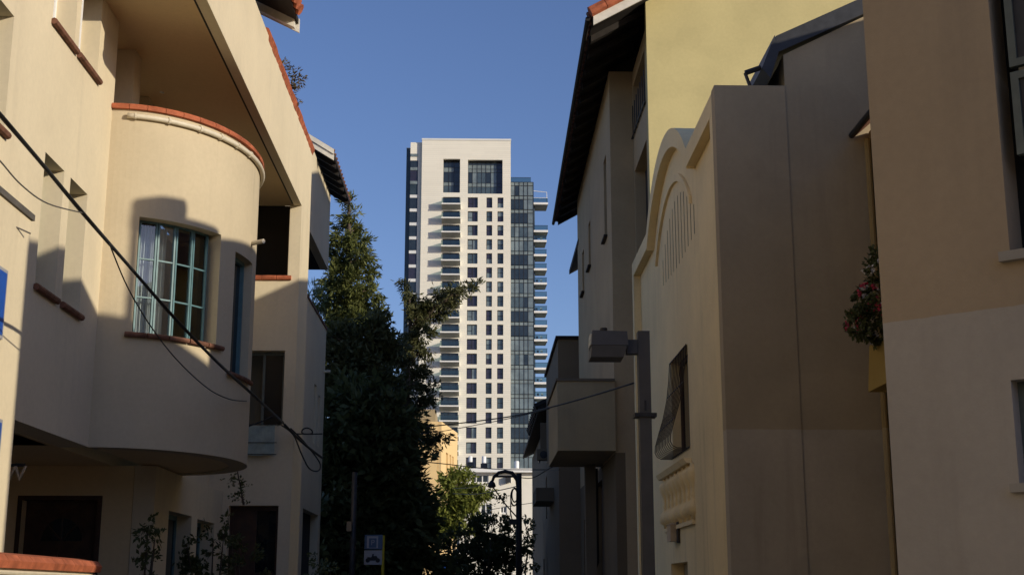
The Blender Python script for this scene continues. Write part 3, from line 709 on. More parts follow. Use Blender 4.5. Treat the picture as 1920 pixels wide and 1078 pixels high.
for a, b in zip(yy, yy[1:]): strip(a, b, .40, XF, XR - .002, topz)
obj('arch_moulding', mm, 'tan', arch)
mm = MB(); Ri = 3.55
tz = lambda y: 10.15 - (Ri - math.sqrt(max(Ri * Ri - (y - YC) ** 2, .01)))
yi = [YC - 2.55 + 5.1 * i / 32 for i in range(33)]
for a, b in zip(yi, yi[1:]): strip(a, b, .16, XR - .06, XR - .003, tz)
obj('inner_arch_moulding', mm, 'tan', arch)
obj('end_pilaster', MB().box((XF, YR1 - .30, 0), (XR - .002, YR1, 9.465)), 'tan', arch)
obj('near_pilaster', MB().box((XF, YR0 + .302, 0), (XR - .003, YR0 + .55, 9.465)), 'tan', arch)
# side wall, two-tone paint
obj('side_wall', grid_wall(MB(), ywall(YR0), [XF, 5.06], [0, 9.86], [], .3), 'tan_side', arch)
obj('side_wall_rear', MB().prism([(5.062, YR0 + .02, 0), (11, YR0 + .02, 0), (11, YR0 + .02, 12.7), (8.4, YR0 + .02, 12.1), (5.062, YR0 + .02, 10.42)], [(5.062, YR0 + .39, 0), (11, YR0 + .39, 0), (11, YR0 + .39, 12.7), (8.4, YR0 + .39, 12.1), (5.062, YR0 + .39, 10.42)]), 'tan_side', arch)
def rr(x, dz): return 10.45 + (x - 5.0) * .475 + dz
r1 = obj('roof', MB().prism([(4.93, YR0 - .08, rr(4.93, 0)), (8.6, YR0 - .08, rr(8.6, 0)), (8.6, YR0 - .08, rr(8.6, .30)), (4.93, YR0 - .08, rr(4.93, .30))], [(4.93, 33, rr(4.93, 0)), (8.6, 33, rr(8.6, 0)), (8.6, 33, rr(8.6, .30)), (4.93, 33, rr(4.93, .30))]), 'metal_d', arch)
obj('eave_board', MB().prism([(4.66, YR0 - .12, 10.12), (4.80, YR0 - .12, 9.95), (4.95, YR0 - .12, rr(4.93, -.02)), (4.90, YR0 - .12, rr(4.93, .30))], [(4.66, YR0 + 8, 10.12), (4.80, YR0 + 8, 9.95), (4.95, YR0 + 8, rr(4.93, -.02)), (4.90, YR0 + 8, rr(4.93, .30))]), 'metal_d', r1)
obj('bracket', MB().tube([(4.42, YR0 + .1, 10.12), (4.68, YR0 + .05, 10.20)], .045, 6).tube([(4.42, YR0 + .1, 10.12), (4.5, YR0 + .1, 9.86)], .03, 6), 'metal_d', r1)
obj('upper_side', MB().box((5.065, YR0 + .4, 9.3), (5.3, 33.0, 10.40)), 'tan_grey', arch)
# barred window: frame, glass, belly grille of separate bars
fr = MB()
for a, b in (((XR + .18, Wy0, Wz0), (XR + .24, Wy0 + .08, Wz1)), ((XR + .18, Wy1 - .08, Wz0), (XR + .24, Wy1, Wz1)), ((XR + .18, (Wy0 + Wy1) / 2 - .04, Wz0), (XR + .24, (Wy0 + Wy1) / 2 + .04, Wz1)), ((XR + .18, Wy0 + .08, Wz1 - .08), (XR + .24, Wy1 - .08, Wz1)), ((XR + .18, Wy0 + .08, Wz0), (XR + .24, Wy1 - .08, Wz0 + .08))): fr.box(a, b)
bw = obj('barred_window', fr, 'wood', arch)
obj('pane', MB().box((XR + .22, Wy0 + .05, Wz0 + .05), (XR + .225, Wy1 - .05, Wz1 - .05)), 'glass_d', bw)
gr = obj('grille', MB().tube([(XR - .03, Wy0, Wz1 - .02), (XR - .03, Wy1, Wz1 - .02)], .014, 6).tube([(XR - .10, Wy0, Wz0 + 1.25), (XR - .10, Wy1, Wz0 + 1.25)], .012, 6).tube([(XR - .28, Wy0, Wz0 + .55), (XR - .28, Wy1, Wz0 + .55)], .012, 6).tube([(XR - .02, Wy0, Wz0 - .02), (XR - .02, Wy1, Wz0 - .02)], .014, 6), 'iron', arch)
nb = 11
for i in range(nb):
    y = Wy0 + .02 + (Wy1 - Wy0 - .04) * i / (nb - 1)
    pts = [(XR - .03, y, Wz1), (XR - .06, y, Wz0 + 1.6), (XR - .11, y, Wz0 + 1.2), (XR - .20, y, Wz0 + .8), (XR - .30, y, Wz0 + .48), (XR - .375, y, Wz0 + .22), (XR - .385, y, Wz0 + .09), (XR - .34, y, Wz0 + .005), (XR - .26, y, Wz0 - .035), (XR - .02, y, Wz0 - .04)]
    obj('bar', MB().tube(pts, .010, 5), 'iron', gr)
# balustrade relief
bz1, bz0 = 4.10, 2.75
obj('relief_rail', MB().prism([(XR - .16, 25.65, 4.12), (XR - .003, 25.65, 4.12), (XR - .003, 29.75, 4.12), (XR - .16, 29.75, 4.12)], [(XR - .10, 25.6, 4.02), (XR - .003, 25.6, 4.02), (XR - .003, 29.8, 4.02), (XR - .10, 29.8, 4.02)]), 'tan', arch)
nbal = 8
for i in range(nbal):
    y = 25.3 + (29.2 - 25.3) * i / (nbal - 1) + .15
    prof = [(.05, 0), (.05, .06), (.12, .10), (.15, .2), (.13, .28), (.06, .36), (.045, .42), (.07, .47), (.045, .52), (.05, .62), (.11, .76), (.14, .88), (.11, .95), (.05, 1.0), (.05, 1.06)]
    obj('baluster', MB().lathe((XR - .01, y, 2.95), prof, 12), 'tan', arch, smooth=True)
obj('relief_base', MB().box((XR - .06, 25.4, 2.86), (XR - .003, 29.4, 2.94)), 'tan', arch)
obj('niche_back', MB().box((XR + .27, niche[0], niche[2]), (XR + .29, niche[1], niche[3])), 'ochre2', arch)
# the yellow bulkhead lamp on that wall
bl = thing('bulkhead_lamp', 'small brass-yellow box lamp fixed under the balustrade relief', 'lamp', (XR, 28, 2.6))
obj('box', MB().box((XR - .17, 27.55, 2.62), (XR - .003, 28.1, 2.95)), 'gilt', bl)
obj('back_plate', MB().box((XR - .05, 27.35, 2.58), (XR - .004, 27.548, 3.0)), 'iron', bl)
obj('shade', MB().prism([(XR - .2, 27.52, 2.953), (XR - .003, 27.52, 2.953), (XR - .003, 28.13, 2.953), (XR - .2, 28.13, 2.953)], [(XR - .1, 27.6, 3.0), (XR - .003, 27.6, 3.0), (XR - .003, 28.05, 3.0), (XR - .1, 28.05, 3.0)]), 'gilt', bl)

# ================================================================== RIGHT: TALL YELLOW HOUSE
XY, YY0 = 4.82, 36.6; XA2, YB2, YE2 = 4.08, 40.4, 54.9; ZE = 17.8
yel = thing('yellow_house', 'tall yellow house with sunlit end wall and dark overhanging eave', 'house', (8, 45, 0))
en = onz(1112, 33, ZE); ef = onz(1044, 417, ZE)
def ey(x, dz=0.0): return ZE + (x - en.x) * .56 + dz
obj('end_wall', MB().extr([(XY, YY0, 0), (13, YY0, 0), (13, YY0, 20.5), (9.5, YY0, ey(9.5, -.05)), (XY, YY0, ey(XY, -.05))], (0, .3, 0)), 'yellow', yel)
obj('attic', MB().extr([(XA2 + .32, YB2 + .31, 18.003), (10, YB2 + .31, 18.003), (10, YB2 + .31, ey(10, -.35)), (XA2 + .32, YB2 + .31, ey(XA2 + .32, -.16))], (0, YE2 - YB2 - .4, 0)), 'inside', yel)
obj('attic_front', MB().extr([(XY + .2, YY0 + .306, 18.003), (10, YY0 + .306, 18.003), (10, YY0 + .306, ey(10, -.35)), (XY + .2, YY0 + .306, ey(XY + .2, -.16))], (0, 3.9, 0)), 'inside', yel)
obj('far_body', MB().box((XY + .9, YY0 + .305, 0), (13, YE2 - .3, ZE + .4)), 'inside', yel)
# loggia part
zA, zB, zC, zD = 14.75 + .6, 13.7 + .25, 12.9, 9.5
def lg(px, py): return onx(px, py, XY)
zl_par1 = lg(1188, 262).z; zl_par0 = lg(1189, 325).z
obj('loggia_wall', grid_wall(MB(), xwall(XY, 1), [YY0 + .302, YB2 - .002], [0, 17.9], [(YY0 + .5, YB2 - .25, zl_par1, 17.4), (YY0 + .5, YB2 - .25, zl_par0 - 3.4, zl_par0)], .35), 'ochre', yel)
obj('loggia_shutter', MB().box((XY + .30, YY0 + .6, zl_par0 - 3.4), (XY + .34, YB2 - .5, zl_par0 - .1)), 'soffit', yel)
obj('rail', MB().tube([(XY - .05, YY0 + .35, zl_par1 + .03), (XY - .05, YB2 - .1, zl_par1 + .03)], .03, 6), 'metal_d', yel)
for i in range(7):
    y = YY0 + .6 + i * .5
    obj('rail_bar', MB().tube([(XY - .02, y, zl_par1), (XY - .02, y, zl_par1 + 1.1)], .018, 5), 'metal_d', yel)
obj('return_wall', grid_wall(MB(), ywall(YB2), [XA2 + .3, XY + .9], [0, 18.0], [], .3), 'ochre', yel)
sl3 = [(1133, 300, 1137, 445), (1107, 410, 1104, 508), (1095, 465, 1092, 556)]
holes = []
for (a, b, c, d_) in sl3:
    t0 = onx(a, b, XA2); t1 = onx(c, d_, XA2); yc_ = (t0.y + t1.y) / 2; holes.append((yc_ - .45, yc_ + .45, t1.z, t0.z))
gh = [(52.2, 53.2, .3, 4.4), (49.4, 50.4, .3, 4.6), (45.0, 48.0, .15, 5.3)]
obj('street_wall', grid_wall(MB(), xwall(XA2, 1), [YB2, YE2], [0, 18.0], holes + gh, .3), 'ochre_low_shade', yel)
for (y0, y1, z0, z1) in holes:
    fr = MB().box((XA2 + .2, y0, z0), (XA2 + .25, y0 + .06, z1)).box((XA2 + .2, y1 - .06, z0), (XA2 + .25, y1, z1)).box((XA2 + .2, y0 + .06, z1 - .06), (XA2 + .25, y1 - .06, z1)).box((XA2 + .2, y0 + .06, z0), (XA2 + .25, y1 - .06, z0 + .06))
    g = obj('slit_window', fr, 'wood', yel); obj('pane', MB().box((XA2 + .22, y0 + .05, z0 + .05), (XA2 + .225, y1 - .05, z1 - .05)), 'glass_d', g)
    obj('sill', MB().box((XA2 - .12, y0 - .08, z0 - .07), (XA2 + .18, y1 + .08, z0 - .003)), 'soffit', yel)
for (y0, y1, z0, z1) in gh:
    obj('ground_door', MB().box((XA2 + .24, y0, z0), (XA2 + .28, y1, z1)), 'wood', yel)
    if z1 < 5:
        ar = [(XA2 + .1, y0 + (y1 - y0) * i / 8, z1 - .5 + .5 * math.sin(math.pi * i / 8)) for i in range(9)]
        obj('arch_head', MB().extr([(XA2 + .1, y1, z1 + .01)] + [(XA2 + .1, y0, z1 + .01)] + ar, (.13, 0, 0)), 'ochre', yel)
# roof with rafters and tile ends
def rp(t, off, dz):   # t along the eave 0..1, off metres inwards from the eave line
    x = en.x + (ef.x - en.x) * t + off; y = en.y - .05 + (ef.y - en.y + .05) * t
    return (x, y, ZE + off * .56 + dz)
ry = obj('roof', MB().prism([rp(0, 0, 0), rp(1, 0, 0), rp(1, 7, 0), rp(0, 7, 0)], [rp(0, 0, .14), rp(1, 0, .14), rp(1, 7, .14), rp(0, 7, .14)]), 'soffit', yel)
NRF = 18
for i in range(NRF):
    t_ = .01 + .98 * i / (NRF - 1); dt = .0045
    obj('rafter', MB().prism([rp(t_ - dt, .04, -.2), rp(t_ + dt, .04, -.2), rp(t_ + dt, 1.6, -.2), rp(t_ - dt, 1.6, -.2)], [rp(t_ - dt, .04, -.003), rp(t_ + dt, .04, -.003), rp(t_ + dt, 1.6, -.003), rp(t_ - dt, 1.6, -.003)]), 'soffit', ry)
NTL = 58
for i in range(NTL):
    t_ = .008 + .985 * i / (NTL - 1)
    obj('roof_tile', MB().tube([rp(t_, -.13, .15), rp(t_, .9, .18)], .13, 6), 'terra_d', ry)
obj('gutter', MB().tube([rp(0, -.16, .02), rp(1, -.16, .02)], .07, 7), 'soffit', ry)
v0, v1 = rp(0, 0, 0), rp(0, 2.2, 0)
obj('verge_board', MB().prism([(v0[0], v0[1] - .05, v0[2] - .28), (v1[0], v0[1] - .05, v1[2] - .28), (v1[0], v0[1] - .05, v1[2] + .06), (v0[0], v0[1] - .05, v0[2] + .06)], [(v0[0], v0[1] - .003, v0[2] - .28), (v1[0], v0[1] - .003, v1[2] - .28), (v1[0], v0[1] - .003, v1[2] + .06), (v0[0], v0[1] - .003, v0[2] + .06)]), 'fascia', ry)
for i in range(6):
    a = rp(0, -.1 + i * .45, .16); b = rp(0, -.1 + (i + 1) * .45 - .015, .16)
    obj('verge_tile', MB().tube([(a[0], a[1] - .08, a[2]), (b[0], b[1] - .08, b[2])], .16, 8), 'terra', ry)
# low balcony
bx0 = ony(1046, 843, 40.2).x
zb_0, zb_1 = 5.76, 7.87
bal = obj('balcony', MB().box((bx0, 40.2, zb_0), (XA2 - .003, 45.6, zb_1)), 'ochre2', yel)
obj('balcony_coping', MB().box((bx0 - .05, 40.15, zb_1 + .002), (XA2 - .004, 45.65, zb_1 + .08)), 'grey_d', bal)
obj('post', MB().box((XA2 - .6, 44.6, .13), (XA2 - .25, 45.0, zb_0 - .003)), 'grey_d', yel)
obj('drainpipe', MB().tube([(XA2 - .09, 46.2, zb_0), (XA2 - .09, 46.2, 2.6), (XA2 - .2, 46.2, 2.3)], .06, 7), 'soffit', yel)

# ================================================================== RIGHT: FURTHER HOUSES DOWN THE STREET
gh2 = thing('pale_roof_house', 'pale house with flat lower front just past the yellow house', 'house', (6, 59, 0))
a = ony(1046, 636, 56.5)
obj('front_block', MB().box((a.x, 56.5, 0), (9, 66.9, a.z)), 'grey_m', gh2)
obj('parapet_cap', MB().box((a.x - .1, 56.4, a.z + .002), (9, 66.95, a.z + .14)), 'soffit', gh2)
b0 = onx(1082, 462, 4.05); b1 = onx(1069, 532, 4.05)
obj('upper_block', MB().box((4.7, 56.6, a.z + .15), (9, 62.2, b0.z)), 'grey_d', gh2)
obj('roof', MB().prism([(4.05, b0.y - .5, b0.z), (4.05, b1.y + .6, b0.z), (8, b1.y + .6, b0.z + 2.2), (8, b0.y - .5, b0.z + 2.2)], [(4.05, b0.y - .5, b0.z + .2), (4.05, b1.y + .6, b0.z + .2), (8, b1.y + .6, b0.z + 2.4), (8, b0.y - .5, b0.z + 2.4)]), 'soffit', gh2)
for px_ in (1095, 1105):
    t0 = ony(px_, 695, 56.5)
    obj('vent', MB().prism([(t0.x - .12, 56.49, t0.z - .3), (t0.x + .12, 56.49, t0.z - .3), (t0.x + .12, 56.49, t0.z + .3)], [(t0.x - .12, 56.45, t0.z - .3), (t0.x + .12, 56.45, t0.z - .3), (t0.x + .12, 56.45, t0.z + .3)]), 'soffit', gh2)
gb = thing('gabled_house', 'dark-roofed low house with wall air conditioner before the tower', 'house', (5, 80, 0))
XG5 = 3.5; g0 = onx(1011, 775, 2.9); g1 = onx(976, 866, 2.9); zg = (g0.z + g1.z) / 2
obj('street_wall', grid_wall(MB(), xwall(XG5, 1), [67.6, 91], [0, zg - .1], [(70, 71.2, 1, 3.4), (74, 75.2, 1, 3.4), (70.5, 72, 5.4, 7.6)], .3), 'grey_d', gb)
obj('gable_wall', MB().extr([(XG5 + .31, 67.6, 0), (9, 67.6, 0), (9, 67.6, zg + 1.5), (6.5, 67.6, zg + 1.3), (XG5 + .31, 67.6, zg - .1)], (0, .3, 0)), 'grey_d', gb)
obj('core', MB().extr([(XG5 + .32, 67.95, 0), (8.9, 67.95, 0), (8.9, 67.95, zg + 1.2), (6.6, 67.95, zg + 1.5), (XG5 + .32, 67.95, zg + .2)], (0, 22.8, 0)), 'inside', gb)
r5 = obj('roof', MB().prism([(2.9, 67.0, zg), (2.9, 92, zg), (6.8, 92, zg + 1.7), (6.8, 67.0, zg + 1.7)], [(2.9, 67.0, zg + .2), (2.9, 92, zg + .2), (6.8, 92, zg + 1.9), (6.8, 67.0, zg + 1.9)]), 'soffit', gb)
for i in range(12):
    obj('roof_tile', MB().tube([(2.75, 67.4 + i * 1.0, zg + .2), (4.2, 67.4 + i * 1.0, zg + .84)], .22, 6), 'soffit', r5)
w0 = ony(1013, 792, 67.5); w1 = ony(1026, 842, 67.5)
obj('pale_panel', MB().box((w0.x, 67.5, w1.z), (w1.x, 67.595, w0.z)), 'grey_m', gb)
obj('slab_balcony', MB().box((2.5, 60.4, onx(1010, 905, 2.5).z - .6), (4.6, 64.4, onx(1010, 905, 2.5).z)), 'grey_d', gb)
ac0 = ony(1006, 843, 67.2); ac1 = ony(1031, 864, 67.2)
ac = thing('air_conditioner', 'boxy outdoor air conditioner unit on the gabled house wall', 'air conditioner', (ac0.x, 67.2, ac1.z))
acb = obj('case', MB().box((ac0.x, 66.75, ac1.z), (ac1.x, 67.2, ac0.z)), 'grey_m', ac); bevel(acb, .03)
obj('bracket', MB().box((ac0.x + .1, 66.8, ac1.z - .08), (ac0.x + .16, 67.59, ac1.z - .003)), 'metal_d', ac)
obj('bracket', MB().box((ac1.x - .16, 66.8, ac1.z - .08), (ac1.x - .1, 67.59, ac1.z - .003)), 'metal_d', ac)
obj('fan_grille', MB().lathe((0, 0, 0), [(.19, 0), (.19, .02), (.03, .03)], 16), 'metal_d', ac)
fg = COL.objects[-1]; fg.rotation_euler = (math.pi / 2, 0, 0); fg.location = ((ac0.x + ac1.x) / 2, 66.748, (ac0.z + ac1.z) / 2); adopt(fg, ac)

# ================================================================== FAR: PEACH HOUSE, WHITE BUILDING
YPH = 113.0
pk = onz; c0 = ony(828, 790, YPH); c1 = ony(858, 812, YPH * 1.074); cl_ = ony(775, 800, YPH + 1)
pe = thing('peach_house', 'sunlit peach house with three slit windows right of the dark trees', 'house', (c0.x - 4, 106, 0))
zt_ = c0.z
dirr = Vector((c1.x - c0.x, c1.y - c0.y, 0)); Lr = dirr.length; dirr.normalize(); nr = Vector((dirr.y, -dirr.x, 0))
def pf(u, v, d): p = Vector((c0.x, c0.y, 0)) + dirr * u - nr * d; return (p.x, p.y, v)
zs1 = ony(845, 855, YPH * 1.05).z; zs0 = ony(845, 900, YPH * 1.05).z
sl4 = [(Lr * .28, Lr * .42, zs0 - 2, zs1), (Lr * .5, Lr * .61, zs0 - 2, zs1), (Lr * .67, Lr * .77, zs0 - 2, zs1)]
obj('street_wall', grid_wall(MB(), pf, [0, Lr], [0, zt_], sl4, .3), 'peach', pe)
obj('front_wall', MB().box((cl_.x - 5, c0.y + .0, 0), (c0.x - .31, c0.y + .3, zt_ - .004)), 'peach', pe)
obj('side_filler', MB().box((cl_.x - 5, c0.y + .31, 0), (c0.x - .4, c1.y, zt_ - .3)), 'peach', pe)
for i, h_ in enumerate(sl4):
    mm = MB(); mm.prism([pf(h_[0], h_[2], .28), pf(h_[1], h_[2], .28), pf(h_[1], h_[3], .28), pf(h_[0], h_[3], .28)], [pf(h_[0], h_[2], .24), pf(h_[1], h_[2], .24), pf(h_[1], h_[3], .24), pf(h_[0], h_[3], .24)]); obj('slit_window', mm, 'ochre2', pe)
obj('roof_room', MB().box((c0.x - 6, c0.y + 2, zt_ - .25), (c0.x - .6, c1.y - .5, zt_ + 1.3)), 'ochre2', pe)
# white flat-roofed building
YWH = 150.0
wb = thing('white_building', 'flat-roofed off-white building with roof tanks at the tower foot', 'building', (4, YWH + 6, 0))
wx0 = ony(862, 950, YWH).x; wx1 = ony(1040, 950, YWH).x; wz = ony(930, 886, YWH).z
def wq(a, b, c, d): p = ony(a, b, YWH); q = ony(c, d, YWH); return (p.x, q.x, q.z, p.z)
holes = [wq(882, 889, 916, 905), wq(901, 943, 921, 966), wq(938, 948, 950, 962), wq(888, 985, 905, 1010)]
obj('front_wall', grid_wall(MB(), ywall(YWH), [wx0, wx1], [0, wz], holes, .4), 'white_b', wb)
obj('body', MB().box((wx0, YWH + .9, 0), (wx1, YWH + 14, wz - .1)), 'grey_d', wb)
obj('roof_slab', MB().box((ony(872, 880, YWH).x, YWH - .8, wz + .003), (wx1 + .5, YWH + 14.5, wz + .42)), 'white', wb)
for k_, h_ in enumerate(holes):
    x0, x1, z0, z1 = h_
    fr = MB().box((x0, YWH + .1, z0), (x0 + .12, YWH + .2, z1)).box((x1 - .12, YWH + .1, z0), (x1, YWH + .2, z1)).box((x0 + .12, YWH + .1, z1 - .12), (x1 - .12, YWH + .2, z1)).box((x0 + .12, YWH + .1, z0), (x1 - .12, YWH + .2, z0 + .12))
    n_ = 3 if k_ == 0 else 2
    for i in range(1, n_): fr.box((x0 + (x1 - x0) * i / n_ - .06, YWH + .1, z0 + .12), (x0 + (x1 - x0) * i / n_ + .06, YWH + .2, z1 - .12))
    g = obj('window', fr, 'white', wb); obj('pane', MB().box((x0 + .1, YWH + .14, z0 + .1), (x1 - .1, YWH + .16, z1 - .1)), 'glass_d', g)
x0, x1, z0, z1 = holes[0]
obj('window_surround', MB().box((x0 - .45, YWH - .25, z1), (x1 + .4, YWH - .003, z1 + .35)).box((x0 - .45, YWH - .25, z0 - .2), (x0, YWH - .003, z1)), 'white', wb)
obj('side_annexe', MB().box((ony(862, 890, YWH).x - 1.5, YWH + 1, 0), (wx0 - .003, YWH + 8, ony(862, 888, YWH).z)), 'grey_l', wb)
a_ = ony(948, 893, YWH - .4); b_ = ony(957, 904, YWH - .4)
ac2 = thing('air_conditioner', 'tiny dark air conditioner under the white building roof slab', 'air conditioner', (a_.x, YWH - .4, b_.z))
obj('case', MB().box((a_.x, YWH - .55, b_.z), (b_.x, YWH - .1, a_.z)), 'metal_d', ac2)
obj('bracket', MB().box((a_.x + .05, YWH - .5, b_.z - .12), (a_.x + .12, YWH - .003, b_.z - .003)), 'metal_d', ac2)
obj('pipe', MB().tube([(b_.x + .1, YWH - .05, b_.z), (b_.x + .1, YWH - .05, a_.z + .8)], .05, 6), 'white', ac2)
for (px_, py0, py1, wpx, lab) in ((882, 855, 866, 8, 'leftmost white roof tank on its dark stand'), (907.5, 855, 868, 8.5, 'middle white roof tank above its solar panel'), (969, 864, 878, 9, 'rightmost white roof tank, near the glass wing of the tower')):
    yq = YWH + 3.5
    a_ = ony(px_, py0, yq); b_ = ony(px_, py1, yq); r_ = wpx / 2 / 2560 * yq
    tk = thing('water_tank', lab, 'tank', (a_.x, yq, wz + .42), 'water tanks on the white roof')
    obj('tank', MB().lathe((a_.x, yq, b_.z), [(r_ * .9, 0), (r_, .08), (r_, a_.z - b_.z - .12), (r_ * .8, a_.z - b_.z)], 18), 'tank', tk, smooth=False)
    obj('stand', MB().box((a_.x - r_, yq - r_, wz + .43), (a_.x + r_ * .9, yq + r_, b_.z - .003)), 'metal_d', tk)
    if px_ < 950:
        obj('solar_panel', MB().prism([(a_.x - r_ * 1.5, yq - .8, wz + .45), (a_.x + r_ * 1.6, yq - .8, wz + .45), (a_.x + r_ * 1.6, yq - .75, wz + .45), (a_.x - r_ * 1.5, yq - .75, wz + .45)], [(a_.x - r_ * 1.5, yq - .3, b_.z - .05), (a_.x + r_ * 1.6, yq - .3, b_.z - .05), (a_.x + r_ * 1.6, yq - .25, b_.z - .05), (a_.x - r_ * 1.5, yq - .25, b_.z - .05)]), 'glass_d', tk)

# ================================================================== FAR: APARTMENT TOWER
YT = 300.0
tw = thing('apartment_tower', 'tall pale stone apartment tower with glass wing and stacked balconies', 'tower', (-3, YT + 12, 0))
def tx(px): return ony(px, 500, YT).x
def tz(py): return ony(900, py, YT).z
FH = (tz(370.3) - tz(856.9)) / 18; ZW1 = tz(370.3); WHT = ZW1 - tz(389.7)
NF = 22
TX0, TX1 = tx(788), tx(957.5); ZR = tz(264)
recA = (tx(829), tx(861), tz(361.7), tz(298.6)); recB = (tx(876), tx(942), tz(363.4), tz(300))
cols = [(tx(876.3), tx(895.2)), (tx(911.7), tx(922.6)), (tx(932.6), tx(943.8))]
holes = [recA, recB]
balc = (tx(829), tx(861))
for k in range(NF):
    zt = ZW1 - FH * k
    for (a, b) in cols: holes.append((a, b, zt - WHT, zt))
    holes.append((balc[0], balc[1], zt - WHT - .1, zt + .05))
m = grid_wall(MB(), ywall(YT), [TX0, TX1], [0, ZR], holes, .9)
obj('stone_wall', m, 'stone', tw)
obj('roof_cap', MB().box((TX0 - .1, YT - .12, ZR + .003), (TX1 + .1, YT + 14, ZR + .45)), 'stone_w', tw)
obj('core', MB().box((TX0 + .05, YT + 2.4, 0), (TX1 - .05, YT + 14, ZR - .5)), 'frame_d', tw)
obj('side_wall', MB().box((TX0, YT + .902, 0), (TX0 + .4, YT + 2.39, ZR - .004)).box((TX1 - .4, YT + .902, 0), (TX1, YT + 2.39, ZR - .004)) if False else MB().box((TX0, YT + .902, 0), (TX0 + .04, YT + 14, ZR - .004)), 'stone', tw)
obj('side_wall', MB().box((TX1 - .04, YT + .902, 0), (TX1, YT + 14, ZR - .004)), 'stone', tw)
# window units: shared meshes
def unit_mesh(name, wd, ht, kind):
    f = MB(); e = .12
    f.box((0, 0, 0), (e, .12, ht)).box((wd - e, 0, 0), (wd, .12, ht)).box((e, 0, 0), (wd - e, .12, e)).box((e, 0, ht - e), (wd - e, .12, ht))
    if kind == 2: f.box((wd / 2 - .07, 0, e), (wd / 2 + .07, .12, ht - e)).box((e, 0, ht * .42), (wd / 2 - .07, .12, ht * .42 + .1))
    else: f.box((e, 0, ht * .5), (wd - e, .12, ht * .5 + .1))
    return f.mesh(name, 'frame_d')
fm = [unit_mesh('window', cols[i][1] - cols[i][0], WHT, 2 if i == 0 else 1) for i in range(3)]
def pane_mesh(wd, ht, mt): return MB().box((0, 0, 0), (wd, .03, ht)).mesh('pane', mt)
pm = {}
def pane(wd, ht, mt):
    k_ = (round(wd, 2), round(ht, 2), mt)
    if k_ not in pm: pm[k_] = pane_mesh(wd, ht, mt)
    return pm[k_]
rt_ = random.Random(3)
for k in range(NF):
    zt = ZW1 - FH * k
    for i, (a, b) in enumerate(cols):
        o = instance(fm[i], 'window', (a, YT + .42, zt - WHT), tw)
        c = rt_.random()
        mt = 'tg_plum' if c < .62 else ('tg_dark' if c < .7 else ('tg_mid' if c < .9 else 'tg_light'))
        if k > 13 and c > .45: mt = 'tg_mid'
        wd = b - a
        if i == 0:
            for s_ in (0, 1):
                m2 = mt if rt_.random() < .7 else 'tg_light'
                instance(pane(wd / 2 - .1, WHT - .1, m2), 'pane', (a + .05 + s_ * wd / 2, YT + .48, zt - WHT + .05), o)
        else:
            for s_ in (0, 1):
                m2 = mt if rt_.random() < .8 else 'tg_light'
                instance(pane(wd - .1, WHT / 2 - .06, m2), 'pane', (a + .05, YT + .48, zt - WHT + .05 + s_ * WHT / 2), o)
# balconies on the stone face
bw_ = balc[1] - balc[0]; BD = 2.3
slab_m = MB().prism([(-.25, -BD, -.30), (bw_ + .25, -BD, -.30), (bw_ + .25, .0, -.95), (-.25, .0, -.95)], [(-.25, -BD, 0), (bw_ + .25, -BD, 0), (bw_ + .25, -.01, 0), (-.25, -.01, 0)]).mesh('slab', 'slab')
under_m = MB().prism([(-.2, -BD + .06, -.335), (bw_ + .2, -BD + .06, -.335), (bw_ + .2, -.02, -.985), (-.2, -.02, -.985)], [(-.2, -BD + .06, -.31), (bw_ + .2, -BD + .06, -.31), (bw_ + .2, -.02, -.96), (-.2, -.02, -.96)]).mesh('slab_underside', 'slab_u')
rail_m = MB().box((-.2, -BD + .05, .1), (bw_ + .2, -BD + .08, 1.15)).mesh('glass_rail', 'railg')
rails_m = MB().box((-.2, -BD + .085, .1), (-.17, -.02, 1.15)).mesh('glass_rail', 'railg')
top_m = MB().box((-.22, -BD + .03, 1.152), (bw_ + .22, -BD + .1, 1.22)).mesh('handrail', 'frame_d')
door_m = MB().box((0, .5, -.1), (bw_, .56, WHT + .05)).mesh('balcony_door', 'tg_dark')
mull_m = MB().box((bw_ * .46, .40, -.1), (bw_ * .5, .495, WHT + .05)).mesh('mullion', 'frame_d')
zsl = tz(386.3)
for k in range(NF):
    z_ = zsl - FH * k
    o = instance(slab_m, 'balcony_slab', (balc[0], YT - .005, z_), tw)
    for mm_, nm in ((under_m, 'slab_underside'), (rail_m, 'glass_rail'), (rails_m, 'glass_rail'), (top_m, 'handrail')): instance(mm_, nm, (balc[0], YT - .005, z_), o)
    instance(rails_m, 'glass_rail', (balc[1] + .37, YT - .005, z_), o)
    dz_ = ZW1 - FH * k - WHT
    d_ = instance(door_m, 'balcony_door', (balc[0], YT, dz_), tw); instance(mull_m, 'mullion', (balc[0], YT, dz_), d_)
# the two tall recesses at the top: glass walls of separate panes
def glass_grid(x0, x1, z0, z1, ucuts, vcuts, y, parent, pick, name='glass_pane', e=.09):
    fr = MB()
    for u in ucuts: fr.box((x0 + (x1 - x0) * u - e / 2, y - .08, z0), (x0 + (x1 - x0) * u + e / 2, y + .1, z1))
    for v in vcuts: fr.box((x0, y - .05, z0 + (z1 - z0) * v - e / 2), (x1, y + .08, z0 + (z1 - z0) * v + e / 2))
    g = obj('curtain_frame', fr, 'frame_d', parent)
    for i in range(len(ucuts) - 1):
        for j in range(len(vcuts) - 1):
            xa = x0 + (x1 - x0) * ucuts[i] + e / 2; xb = x0 + (x1 - x0) * ucuts[i + 1] - e / 2
            za = z0 + (z1 - z0) * vcuts[j] + e / 2; zb = z0 + (z1 - z0) * vcuts[j + 1] - e / 2
            instance(pane(xb - xa, zb - za, pick(i, j)), name, (xa, y, za), g)
    return g
